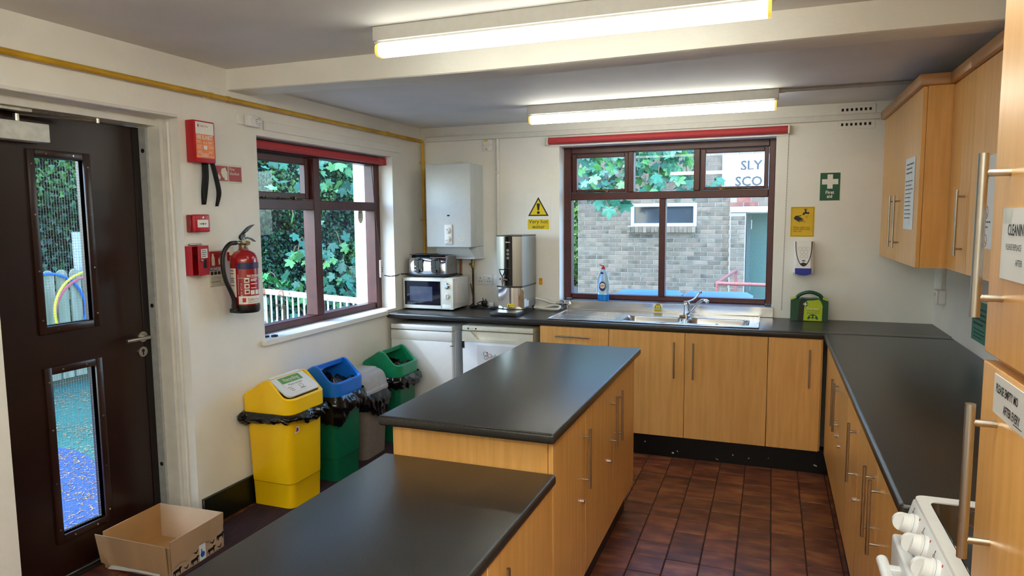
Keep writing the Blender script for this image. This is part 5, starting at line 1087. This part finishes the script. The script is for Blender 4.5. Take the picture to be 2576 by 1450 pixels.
# grey pedal-style bin
t = thing('lidded_bin', 'taupe bin with a domed grey lid between the blue and green bins', 'bin', (-2.63, 4.0, .0082))
gx0, gx1, gy0, gy1 = -2.762, -2.497, 3.812, 4.165; cx, cy = (gx0+gx1)/2, (gy0+gy1)/2
sec = lambda s, z, d=0: [(cx+(x-cx)*s+d, cy+(y-cy)*s, z) for x, y in rrect(gx0, gx1, gy0, gy1, .06, 6)]
obj('bin_body', MB().loft([sec(.80, .0082), sec(.93, .45), sec(.94, .47)], True, True), taupe_m, t)
obj('lid', MB().loft([sec(.95, .455), sec(1.0, .458), sec(1.0, .478), sec(.965, .484), sec(.955, .495), sec(.93, .525), sec(.88, .555), sec(.80, .578), sec(.68, .594), sec(.5, .602), sec(.3, .605)], True, True), greyl_m, t, smooth=35)
obj('flap', MB().loft([sec(.60, .596), sec(.585, .6055), sec(.57, .608), sec(.40, .6115), sec(.2, .612)], True, True), mat('grey_flap_plastic', '#b8babf', .3, var=.03), t)
liner(gx0+.012, gx1-.012, gy0+.012, gy1-.012, .46, .13, t, 13, flare=.02)
# ================================================================== DOOR MAT AND CARDBOARD BOX
mt = MB(); mt.box(-2.735, -1.42, 2.15, 4.40, .0002, .0078, .002, 1)
obj('door_mat', mt, carpet_m, None, 'dark maroon ribbed entrance mat beneath the bins', 'mat')
t = thing('cardboard_box', 'open cardboard carton with torn flaps and printed farm animals by the door', 'cardboard box', (-2.72, 2.385, .0079), rz=R(3))
zb = .0079; cx0, cx1, cy0, cy1, ch_ = -2.905, -2.515, 2.215, 2.555, .178
obj('base', B(cx0, cx1, cy0, cy1, zb, zb+.004), cardin_m, t, smooth=0)
obj('side', B(cx0, cx0+.004, cy0, cy1, zb, zb+ch_), cardin_m, t, smooth=0); obj('side', B(cx0, cx1, cy1-.004, cy1, zb, zb+ch_), mat('cardboard_pale', '#cdb296', .8, var=.05, scale=5), t, smooth=0)
fx_ = Fr((cx1, cy0, zb), (0, 1, 0), (0, 0, 1))
rs_ = obj('printed_side', MB().fbox(fx_, 0, cy1-cy0, 0, ch_-.001, -.004, 0), mat('cardboard_printed', '#b3957a', .75, var=.05, scale=6), t, smooth=0)
rnd = random.Random(4)
edge = [(cy1-cy0-.006, .09+.0)]; tear = [(.004+(cy1-cy0-.008)*i/16, .045+.055*(i/16)+.012*math.sin(i*.9)+rnd.uniform(-.004, .004)) for i in range(17)]
obj('folded_flap', MB().prism(fx_, [(.0, ch_)]+tear+[(cy1-cy0, ch_)], .002, .0055), card_m, t, smooth=0)
fy_ = Fr((cx0, cy0, zb), (1, 0, 0), (0, 0, 1))
obj('side', MB().fbox(fy_, 0, cx1-cx0, 0, ch_-.03, -.004, 0), card_m, t, smooth=0)
tear2 = [((cx1-cx0+.0)*i/14-.0, .028-.004*math.sin(i*1.3)+rnd.uniform(-.003, .003)) for i in range(15)]
fl2 = Fr((cx0-.01, cy0-.004, zb), (1, 0, 0), Vector((0, -.10, 1)).normalized())
obj('folded_flap', MB().prism(fl2, [(-.012, ch_-.005)]+tear2+[(cx1-cx0+.004, ch_-.012)], 0, .004), card_m, t, smooth=0)
obj('torn_paper', MB().prism(fl2, [(.03, .0), (.06, .026), (.2, .024), (.34, .022), (.34, .010), (.2, .012)], -.001, .0015), paper_m, t, smooth=0)
# farm animals printed on the side: cow, sheep and hen silhouettes
cow = [(0, .45), (.05, .75), (.65, .8), (.72, .95), (.95, .9), (1, .75), (.85, .68), (.82, .45), (.8, 0), (.72, 0), (.7, .38), (.3, .35), (.26, 0), (.17, 0), (.16, .4), (.08, .4), (.06, .15), (.02, .15)]
hen = [(0, .6), (.1, .9), (.25, .55), (.6, .6), (.75, .95), (.9, 1), (1, .85), (.85, .75), (.8, .4), (.6, .22), (.58, 0), (.5, 0), (.5, .2), (.3, .25)]
for row, (b, off) in enumerate(((.006, .0), (.048, .13))):
    a = .01+off; k = row
    while a < .30:
        shp, sz = ((cow, .055), (hen, .03))[k % 2]
        if not (.165 < a+.02 < .215) : obj('animal_print', MB().prism(fx_, [(a+x*sz, b+y*sz*.62) for x, y in shp], 0, .0006), printk_m, rs_, smooth=0)
        a += sz+.012; k += 1
q = obj('shipping_label', MB().fbox(fx_, .175, .215, .002, .085, 0, .0009), paper_m, rs_, smooth=0); obj('label_mark', MB().ring(fx_, .195, .03, 0, .014, .0009, .0014, n=16), mat('print_blue', '#2360a8', .5), q, smooth=0)
obj('label_mark_stem', MB().fbox(fx_, .186, .192, .028, .058, .0009, .0014), MATS['print_blue'], q, smooth=0)
# small things on the sill
t = thing('scissors', 'dark-handled scissors lying on the side window sill', 'scissors', (-2.81, 3.29, .9325))
obj('blades', MB().tube([(-2.845, 3.25, .938), (-2.815, 3.30, .938)], .006, n=8), black_m, t)
obj('handle_loop', MB().ring(Fr((-2.795, 3.325, .9335), (1, 0, 0), (0, 1, 0)), 0, 0, .013, .02, 0, .009, n=18), black_m, t)
fz = LEFT(3.252, .945, -2.897); s = sheet(fz, .05, .14, 'narrow white label stuck low on the side window frame', cat='label'); lines(fz, printg_m, s, .01, .04, .11, 3, .025, .006, c=.0016)
# cables beside the microwave
t = thing('power_lead', 'tangled black power leads with plugs on the worktop beside the microwave', 'power lead', (-2.2, 5.10, .911))
obj('lead', MB().tube(spline([(-2.318, 5.16, 1.10), (-2.30, 5.15, 1.03), (-2.285, 5.14, .95), (-2.30, 5.10, .917), (-2.24, 5.05, .916), (-2.17, 5.06, .918), (-2.14, 5.10, .925), (-2.20, 5.13, .93), (-2.27, 5.10, .922), (-2.25, 5.06, .924), (-2.12, 5.04, .918), (-2.05, 5.05, .918)], 7), .0045, n=7), rubber_m, t)
obj('lead', MB().tube(spline([(-2.05, 5.07, .917), (-2.16, 5.12, .92), (-2.25, 5.14, .935), (-2.22, 5.16, .955), (-2.17, 5.15, .945), (-2.19, 5.10, .93), (-2.28, 5.08, .918)], 7), .004, n=7), rubber_m, t)
obj('connector', MB().box(-2.115, -2.055, 5.035, 5.055, .911, .931, .005, 2), black_m, t)
obj('plug', MB().box(-2.21, -2.165, 5.12, 5.16, .93, .965, .008, 2).cyl((-2.20, 5.14, .96), (-2.20, 5.14, .985), .004, n=6).cyl((-2.175, 5.14, .96), (-2.175, 5.14, .98), .004, n=6), black_m, t)
obj('plug', MB().box(-2.15, -2.115, 5.15, 5.185, .911, .95, .005, 2).cyl((-2.14, 5.165, .95), (-2.14, 5.165, .972), .004, n=6).cyl((-2.122, 5.165, .95), (-2.122, 5.165, .972), .004, n=6), plastic_m, t)
# ================================================================== OUTDOORS
leafA_m = mat('sycamore_leaf', '#33775a', .45, c2='#255f45', scale=8, objrand=.35)
leafB_m = mat('sycamore_leaf_light', '#5f9c50', .45, c2='#447f45', scale=8, objrand=.3)
ivy_m = mat('ivy_leaf', '#28592f', .35, c2='#102d16', scale=3, detail=5)
ivyl_m = mat('ivy_leaf_light', '#5f8a35', .4, c2='#2a5e28', scale=3, detail=5)
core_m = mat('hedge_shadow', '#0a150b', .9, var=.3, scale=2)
twig_m = mat('twig', '#6d5a3c', .8, var=.2)
rhodo_m = mat('rhododendron_leaf', '#57a355', .35, c2='#3c8443', scale=6, objrand=.25)
gr_m = mat('tarmac', '#4c4f4d', .9, var=.15, scale=20)
obj('ground', holed(WORLD, -30, 30, -12, 40, -.06, -.02, [(-3.05, XR+.2, YF-.2, YB+.3)]), gr_m, None, 'grey outdoor ground around the building', 'ground', kind='structure', smooth=0)
obj('play_surface', MB().box(-7.6, -3.15, -1, 8, -.02, -.010), mat('green_rubber_surface', '#216a60', .85, c2='#1a554d', scale=60), None, 'green rubber play surface outside the door', 'ground', kind='structure', smooth=0)
obj('blue_patch', MB().prism(WORLD, [(p.x, p.y) for p in spline([(-3.2, .5, 0), (-3.2, 2.9, 0), (-3.7, 3.05, 0), (-4.12, 3.16, 0), (-4.45, 3.32, 0), (-4.82, 3.38, 0), (-5.2, 3.2, 0), (-5.5, 2.6, 0), (-5.3, 1.5, 0), (-4.5, .6, 0)], 5)], -.010, -.006), mat('blue_rubber_surface', '#204a94', .85, c2='#1a3c78', scale=60), None, 'blue rubber shape inlaid in the green play surface', 'ground', kind='structure', smooth=0)
rnd = random.Random(8); lt = MB()
for i in range(15000):
    x, y = rnd.uniform(-6.6, -3.3), rnd.uniform(2.0, 5.4)
    if noise.noise(Vector((x*1.3, y*2.6, 1)))+.25*(1 if x < -6 else 0)+.12*(x > -5) < rnd.uniform(-.25, .45): continue
    a = rnd.uniform(0, 6.28); l, w_ = rnd.uniform(.006, .018), rnd.uniform(.0015, .0042); ca, sa = math.cos(a), math.sin(a)
    lt.add([(x+ca*u*l-sa*v*w_, y+sa*u*l+ca*v*w_, -.0045+rnd.uniform(0, .004)) for u, v in ((-1, -1), (1, -1), (1, 1), (-1, 1))], [(0, 1, 2, 3)])
obj('leaf_litter', lt, mat('dry_leaf_litter', '#977d56', .9, var=.3, scale=40), None, 'dry brown leaf litter scattered over the play surface', 'litter', kind='stuff', smooth=0)
# picket fence
t = thing('picket_fence', 'pale wooden picket fence with rounded tops beyond the play surface', 'fence', (-6.64, 5.0, -.02))
pk_m = mat('pale_fence_wood', '#b3b39a', .8, c2='#8c9577', scale=6, stretch=(3, 3, .3), objrand=.1)
for k in range(24):
    y = 3.42+k*.139; f_ = Fr((-6.63, y, 0), (0, 1, 0), (0, 0, 1))
    pl = [(-.056, .06), (.056, .06), (.056, 1.09)]+[(.056*math.cos(R(a)), 1.09+.07*math.sin(R(a))) for a in range(15, 180, 15)]+[(-.056, 1.09)]
    obj('picket', MB().prism(f_, pl, -.02, 0), pk_m, t)
for z in (.25, .85): obj('fence_rail', B(-6.69, -6.651, 3.3, 6.9, z, z+.09), pk_m, t)
for y in (3.9, 6.6): obj('fence_post', B(-6.78, -6.691, y, y+.09, -.02, 1.2), pk_m, t)
obj('white_post', MB().box(-6.80, -6.72, 5.06, 5.15, -.02, 1.53, .01, 2), mat('weathered_white_post', '#aeb3ac', .6), None, 'tall white post standing behind the picket fence', 'post')
obj('gravel_board', B(-6.70, -6.655, 3.3, 6.9, -.02, .055), mat('dark_gravel_board', '#4f5a4a', .9), t)
def hoop(y, z, r, x, ma, label):
    pts = [(x-.006*math.sin(R(a)), y+r*math.cos(R(a)), z+r*math.sin(R(a))) for a in range(0, 361, 6)]
    obj('play_hoop', MB().tube(pts, .013, n=8), ma, None, label, 'hoop', 'play hoops on the fence')
hoop(4.645, .755, .375, -6.606, mat('hoop_blue', '#1e6fd6', .4, var=.02), 'blue plastic hoop hanging on the picket fence')
hoop(5.03, .735, .39, -6.535, mat('hoop_yellow', '#e0cf2e', .4, var=.02), 'yellow plastic hoop hanging on the picket fence')
hoop(5.045, .70, .37, -6.571, mat('hoop_pink', '#d05a6c', .4, var=.02), 'pink plastic hoop hanging behind the yellow one on the picket fence')
# leaves
def lobed(n_l=5, seed=0):
    """sycamore leaf: five pointed lobes, slightly cupped, unit length along +y"""
    out = []; tips = [(-150, .42), (-88, .62), (-38, .85), (0, 1.0), (38, .85), (88, .62), (150, .42)]
    tips = [(-112, .50), (-52, .88), (0, 1.0), (52, .88), (112, .50)]
    for k, (a, r) in enumerate(tips):
        for da, rr in ((-20, .68), (-10, .84), (0, 1.0), (10, .84), (20, .68)): out.append((a+da, r*rr))
        if k < 4: out.append(((a+tips[k+1][0])/2, .50))
    vs = [(0, .12, .03)]+[(r*math.sin(R(a)), r*math.cos(R(a))+.12, -.10*(r**2)+.03*math.cos(R(a*6))) for a, r in out]+[(0, -.08, 0)]
    n = len(vs); return vs, [(0, i, i+1) for i in range(1, n-1)]+[(0, n-1, 1)]
def leaf_mesh(name, vs, fs, ma):
    me = bpy.data.meshes.new(name); me.from_pydata(vs, [], fs); me.materials.append(ma); me.polygons.foreach_set('use_smooth', [True]*len(me.polygons)); return me
LV, LF = lobed()
def leaf_rot(rnd, face, spread=.55, droop=.5):
    """hanging leaf whose upper face looks roughly along `face`"""
    n = Vector(face).normalized()+Vector((rnd.gauss(0, spread), rnd.gauss(0, spread), rnd.gauss(0, spread))); n.normalize()
    d = Vector((rnd.gauss(0, .5), rnd.gauss(0, .5), -droop+rnd.gauss(0, .35))); d = (d-n*d.dot(n)).normalized(); x = d.cross(n)
    return Matrix(((x.x, d.x, n.x), (x.y, d.y, n.y), (x.z, d.z, n.z)))
def sycamore(label, boxes, root, face, seed, size, trunk):
    t = thing('sycamore_tree', label, 'tree', root); rnd = random.Random(seed); meA = leaf_mesh('leaf', LV, LF, leafA_m); meB = leaf_mesh('leaf', LV, LF, leafB_m)
    rl = Vector(root); hubs = []
    for (x0, x1, y0, y1, z0, z1, n) in boxes:
        for k in range(n):
            p = Vector((rnd.uniform(x0, x1), rnd.uniform(y0, y1), rnd.uniform(z0, z1)))
            o = bpy.data.objects.new('leaf', meB if rnd.random() < .3 else meA); col.objects.link(o); o.parent = t
            s = size*rnd.uniform(.65, 1.15)
            o.matrix_local = Matrix.Translation(p-rl) @ (leaf_rot(rnd, face)*1).to_4x4() @ Matrix.Diagonal((s*.6, s*.6, s*.6, 1))
            if k % 7 == 0: hubs.append((p, Vector((p.x-.25+.3*rnd.random(), p.y+.1, min(p.z+.18, z1+.2)))))
    obj('trunk', MB().tube(trunk[0], .1, n=10, rs=[.14-.1*i/len(trunk[0]) for i in range(len(trunk[0]))]), twig_m, t)
    tw = MB()
    for p, h in hubs: tw.tube(spline([h, (h+p)/2+Vector((0, 0, .06)), p], 4), .006, n=5)
    obj('twigs', tw, twig_m, t, kind='stuff')
    return t
sycamore('sycamore tree with broad leaves hanging in front of the brick building', [(-2.75, -1.9, 9.7, 10.4, 2.0, 2.72, 96), (-1.9, -1.0, 9.7, 10.4, 1.98, 2.68, 112), (-1.0, -.62, 9.8, 10.3, 2.02, 2.2, 9), (-2.45, -1.98, 9.8, 10.2, 1.76, 1.98, 14), (-2.9, -.8, 9.6, 10.6, 2.72, 3.3, 60)], (-4.6, 10.6, -.02), (.1, -1, .5), 3, .25, ([(-4.6, 10.6, -.02), (-4.5, 10.5, 1.6), (-4.0, 10.3, 2.7), (-2.6, 10.1, 3.2), (-1.2, 10.0, 3.1)],))
sycamore('young sycamore with broad leaves behind the white railing', [(-5.5, -4.9, 5.9, 7.0, 1.95, 2.42, 16), (-5.5, -4.9, 7.0, 8.3, 1.95, 2.5, 40), (-5.4, -4.9, 6.55, 6.9, 1.25, 1.7, 6), (-5.4, -4.9, 6.2, 7.0, .75, 1.3, 26), (-5.5, -4.9, 6.9, 8.2, .62, 1.15, 52), (-5.5, -5.0, 7.0, 8.0, 1.15, 1.4, 14), (-5.4, -4.8, 5.8, 7.6, .3, .75, 34)], (-6.3, 6.5, -.02), (.75, -.75, .6), 5, .19, ([(-6.3, 6.5, -.02), (-6.3, 6.5, 1.2), (-6.1, 6.6, 2.4), (-5.7, 7.0, 3.1)],))
# rhododendron
t = thing('rhododendron', 'rhododendron shrub with long glossy leaf rosettes behind the railing', 'shrub', (-5.3, 6.2, -.02)); rnd = random.Random(12)
RV = [(0, 0, 0), (-.13, .3, .02), (-.17, .6, .02), (-.10, .85, 0), (0, 1, -.03), (.10, .85, 0), (.17, .6, .02), (.13, .3, .02)]; rme = leaf_mesh('leaf', RV, [(0, 1, 7), (1, 2, 6, 7), (2, 3, 5, 6), (3, 4, 5)], rhodo_m)
for k in range(15):
    c = Vector((rnd.uniform(-5.35, -4.95), rnd.uniform(5.86, 6.5), rnd.uniform(.5, .98)-.15*(k % 3)))
    if k < 5: c = Vector((-5.12, 5.92+.11*k, 1.0-.035*k))
    for j in range(9):
        a = j*40+rnd.uniform(-15, 15); el = R(rnd.uniform(5, 50)); d = Vector((math.cos(R(a))*math.cos(el), math.sin(R(a))*math.cos(el), math.sin(el))); n = (Vector((0, 0, 1))-d*d.z).normalized(); x = d.cross(n)
        o = bpy.data.objects.new('leaf', rme); col.objects.link(o); o.parent = t; s = rnd.uniform(.11, .16)
        o.matrix_local = Matrix.Translation(c-Vector((-5.3, 6.2, -.02))) @ Matrix(((x.x, d.x, n.x), (x.y, d.y, n.y), (x.z, d.z, n.z))).to_4x4() @ Matrix.Diagonal((s, s, s, 1))
obj('stems', (lambda mb: [mb.tube([(-5.25, 6.1, -.02), (-5.2, 5.9+.12*i, .45), (-5.1, 5.80+.11*i, .98-.03*i)], .012, n=6) for i in range(5)] and mb)(MB()), twig_m, t, kind='stuff')
# ivy hedge
def hedge(label, path, depth, h, n, seed, size, lights=.25, z0=-.02):
    """thick bank along a path: dark core plus uncountable small leaves"""
    rnd = random.Random(seed); path = [Vector(p) for p in path]; c = sum(path, Vector())/len(path)
    t = thing('ivy_hedge', label, 'hedge', (c.x, c.y, z0)); core = MB(); rings = []
    nrm = []
    for i, p in enumerate(path):
        d = (path[min(i+1, len(path)-1)]-path[max(i-1, 0)]).normalized(); nrm.append(Vector((d.y, -d.x, 0)))
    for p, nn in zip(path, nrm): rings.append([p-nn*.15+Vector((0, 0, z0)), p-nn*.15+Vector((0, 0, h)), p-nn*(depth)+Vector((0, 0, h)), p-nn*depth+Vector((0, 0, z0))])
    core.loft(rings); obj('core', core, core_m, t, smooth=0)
    A, Bm = MB(), MB(); segs = len(path)-1; Ls = [(path[i+1]-path[i]).length for i in range(segs)]; T = sum(Ls)
    for k in range(n):
        u = rnd.random()*T; i = 0
        while u > Ls[i] and i < segs-1: u -= Ls[i]; i += 1
        f = u/Ls[i]; p = path[i].lerp(path[i+1], f); nn = nrm[i].lerp(nrm[i+1], f).normalized(); z = z0+(h+.3-z0)*rnd.random()
        bulge = .35*noise.noise(Vector((p.x*.8, p.y*.8, z*.9+seed)))+.15*noise.noise(Vector((p.x*2.5, p.y*2.5, z*2.5)))
        p = p+nn*(bulge-.02+rnd.uniform(-.12, .12)); p.z = z
        s = size*rnd.uniform(.6, 1.3); m3 = leaf_rot(rnd, nn+Vector((0, 0, .5)), .6, .6)
        L_ = [m3 @ Vector(v)*s+p for v in ((0, -.5, 0), (.5, -.15, .08), (.22, .1, .03), (0, .6, -.08), (-.22, .1, .03), (-.5, -.15, .08))]
        (Bm if noise.noise(Vector((p.x*.9, p.y*.9, z*1.1+7)))+rnd.uniform(-.2, .2) > .30-lights else A).add(L_, [(0, 1, 2), (0, 2, 3), (0, 3, 4), (0, 4, 5)])
    obj('leaves', A, ivy_m, t, kind='stuff', smooth=0); obj('young_leaves', Bm, ivyl_m, t, kind='stuff', smooth=0)
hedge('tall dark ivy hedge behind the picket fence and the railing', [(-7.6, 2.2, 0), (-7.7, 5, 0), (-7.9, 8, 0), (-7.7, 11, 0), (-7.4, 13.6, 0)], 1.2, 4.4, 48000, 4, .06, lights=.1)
hedge('bright green hedge at the far corner of the brick building', [(-6.0, 16.6, 0), (-4.6, 16.2, 0), (-3.6, 16.4, 0)], 1.0, 4.6, 7000, 7, .11, lights=.5)
# white rusty railing
t = thing('railing', 'white painted metal railing with rust patches outside the side window', 'railing', (-4.6, 5.45, -.02))
rust_m = mat('white_rusty_paint', '#d9dad6', .6, c2='#8a5f42', scale=9, detail=6)
e = rust_m.node_tree.nodes['Color Ramp'].color_ramp.elements; e[0].position = .36; e[1].position = .44
dv = Vector((-1.41, .43, 0)).normalized(); P0 = Vector((-3.20, 5.03, 0))
fr_ = Fr(P0, dv, (0, 0, 1))
obj('top_rail', MB().fbox(fr_, 0, 3.0, .905, .955, -.02, .02, .004, 1), rust_m, t); obj('bottom_rail', MB().fbox(fr_, 0, 3.0, .08, .11, -.015, .015), rust_m, t)
for k in range(33): obj('baluster', MB().cyl(fr_.p(.045+k*.0895, .11, 0), fr_.p(.045+k*.0895, .906, 0), .0085, n=8), rust_m, t)
for a in (.02, 1.6, 2.96): obj('post', MB().fbox(fr_, a-.02, a+.02, -.02, .906, -.02, .02), rust_m, t)
# brick building
t = thing('brick_building', 'buff brick building opposite the sink window with a green door', 'building', (-1.0, 12.5, -.02))
BW = MB(); BW.add(*(lambda q: (q.v, q.f))(holed(BACK(0, 0, 12.005), -3.26, 2.2, -.02, 3.6, -.3, 0, [(-2.31, -1.19, 1.475, 1.875), (-.40, .75, -.02, 1.70)])))
BW.box(-3.259, -3.0, 12.1, 18, -.02, 3.6)
obj('mortar_wall', BW, mortar_m, t, smooth=0)
bm_ = MB().box(-.1065, .1065, 0, .1, -.0325, .0325, .003, 1); rl = rootloc(t)
def brick_mesh(w2, name='brick', ma=None):
    q = MB().box(-w2, w2, 0, .1, -.0325, .0325, .003, 1); me = bpy.data.meshes.new(name); me.from_pydata(q.v, [], q.f); me.materials.append(ma or brick_m); return me
me_full, me_half = brick_mesh(.1065), brick_mesh(.051); rme_full, rme_half = brick_mesh(.1065, 'brick', redbrick_m), brick_mesh(.051, 'brick', redbrick_m)
cnt = 0; far = MB(); rnd = random.Random(21)
def put(me, hw, x, z, y=11.997):
    global cnt
    if cnt < 300 and .2 < z < 1.95 and x < -.3:
        o = bpy.data.objects.new('brick', me); col.objects.link(o); o.parent = t; o.location = Vector((x, y+rnd.uniform(-.0015, .0015), z))-rl; cnt += 1
    else: far.box(x-hw, x+hw, y, y+.05, z-.0325, z+.0325)
def course(x0, x1, z):
    """a run of one brick cut round the window opening and the porch"""
    spans = [(x0+.006, x1-.006)]
    cuts = []
    if 1.36 < z < 1.475: cuts.append((-2.37, -1.20))
    elif 1.44 < z < 1.90: cuts.append((-2.315, -1.185))
    if z < 2.03: cuts.append((-.66, 9))
    for c0, c1 in cuts: spans = [q for a_, b_ in spans for q in ((a_, min(b_, c0)), (max(a_, c1), b_)) if q[1]-q[0] > .02]
    for a_, b_ in spans:
        w2 = (b_-a_)/2
        put(me_full if abs(w2-.1065) < .001 else me_half if abs(w2-.051) < .004 else brick_mesh(w2), w2, (a_+b_)/2, z)
for r in range(47):
    z = .0375+r*.075; x = -3.26-(.0 if r % 2 else .1125)
    while x < 1.9: course(max(x, -3.262), x+.225, z); x += .225
PX0 = -.655
obj('porch_pier', B(PX0, -.40, 11.905, 13.0, -.02, 1.70), mortar_m, t, smooth=0)
for r in range(22):
    z = .0375+r*.075
    if r % 2: put(me_full, .1065, PX0+.128, z, 11.897)
    else: put(me_half, .051, PX0+.07, z, 11.897); put(me_half, .051, PX0+.185, z, 11.897)
obj('porch_head', B(PX0, 1.2, 11.905, 12.1, 1.80, 2.03), mortar_m, t, smooth=0)
for r in range(3):
    for k in range(8): put(rme_full, .1065, PX0+.10+k*.225+(.11 if r % 2 else 0), 1.8375+r*.075, 11.897)
obj('brick_rest', far, brick_m, t, kind='stuff', smooth=0)
obj('lintel', B(PX0, 1.2, 11.89, 12.1, 1.705, 1.80, .004, 1), mat('pale_concrete', '#b9bcb9', .8, var=.08), t)
fo = BACK(0, 0, 11.985)
wf = MB()
for q in ((-2.31, -2.25, 1.475, 1.875), (-1.25, -1.19, 1.475, 1.875), (-2.25, -1.25, 1.475, 1.535), (-2.25, -1.25, 1.815, 1.875)): wf.fbox(fo, *q, -.06, 0, .006, 1)
wf_ = obj('window_frame', wf, mat('far_upvc', '#c6cbd0', .4, var=.02), t); obj('pane', MB().fbox(fo, -2.25, -1.25, 1.535, 1.815, -.05, -.04), dark_glass_m, wf_, smooth=0)
for k in range(17): obj('sill_brick', MB().box(-2.365+k*.0685, -2.30+k*.0685, 11.93, 12.03, 1.372, 1.473, .004, 1), brick_m, t)
gd = obj('green_door', B(-.37, .75, 12.60, 12.65, -.02, 1.70), mat('grey_green_door_paint', '#5c7f72', .45, var=.04), t); obj('door_frame', B(-.40, -.34, 12.5, 12.66, -.02, 1.70), mat('grey_door_frame', '#68807a', .5), t)
for z in (.35, 1.42): obj('hinge', MB().cyl((-.335, 12.585, z), (-.335, 12.585, z+.16), .012, n=8), steel_m, gd)
obj('barge_board', MB().prism(BACK(0, 0, 11.72), [(-3.45, 2.10), (-2.80, 2.40), (-2.80, 2.50), (-2.90, 2.545), (-3.45, 2.30)], -.25, 0), mat('dark_grey_board', '#4c5650', .7, var=.08), t, smooth=0)
fsg = BACK(-.795, 2.12, 11.98); s = sign(fsg, 1.9, .53, 'white building sign with large grey capitals on the brick wall', mat('sign_pale_grey', '#bcc3cc', .5, var=.02), .012)
lt_m = mat('print_dark_grey', '#39434a', .5); text('SLY', .215, fsg.at(.285, .275), lt_m, s, c=.014, bold=.004); text('SCO', .215, fsg.at(.205, .02), lt_m, s, c=.014, bold=.004)
# handrail and wheelie bins
t = thing('handrail', 'dull red tubular handrail in front of the green door', 'handrail', (-.3, 9.5, -.02)); rr_m = mat('dull_red_paint', '#a4605a', .6, var=.08)
obj('rail', MB().tube([(1.2, 9.0, .78), (-.634, 9.0, .798), (-.474, 10.5, .854)], .022, n=10), rr_m, t)
for p in ((-.63, 9.0, .795), (-.474, 10.5, .85), (.6, 9.0, .79)): obj('post', MB().cyl((p[0], p[1], -.02), p, .02, n=10), rr_m, t)
wb_m = mat('wheelie_bin_blue', '#4a7fc0', .45, var=.05)
for x, lab in ((-1.05, 'blue wheeled bin outside the sink window, behind the washing-up bottle'), (-.44, 'blue wheeled bin outside the sink window, behind the mixer tap')):
    t = thing('wheelie_bin', lab, 'wheeled bin', (x, 6.2, -.02), group='blue wheeled bins outside')
    sq = lambda s, z, d=0: [(x+a*s, 6.2+b*s+d, z) for a, b in rrect(-.285, .285, -.33, .33, .05, 4)]
    obj('bin_body', MB().loft([sq(.74, .02), sq(.98, .87), sq(1.02, .88), sq(1.02, .90)], True, True), wb_m, t)
    obj('lid', MB().loft([sq(1.05, .90), sq(1.05, .925), sq(.88, .955), sq(.60, .962)], True, True), wb_m, t, smooth=25)
    obj('rear_handle', MB().cyl((x-.25, 6.56, .90), (x+.25, 6.56, .90), .014), wb_m, t)
    for sx in (-.22, .22): obj('wheel', MB().cyl((x+sx-.025, 6.45, .08), (x+sx+.025, 6.45, .08), .10, n=18), black_m, t)
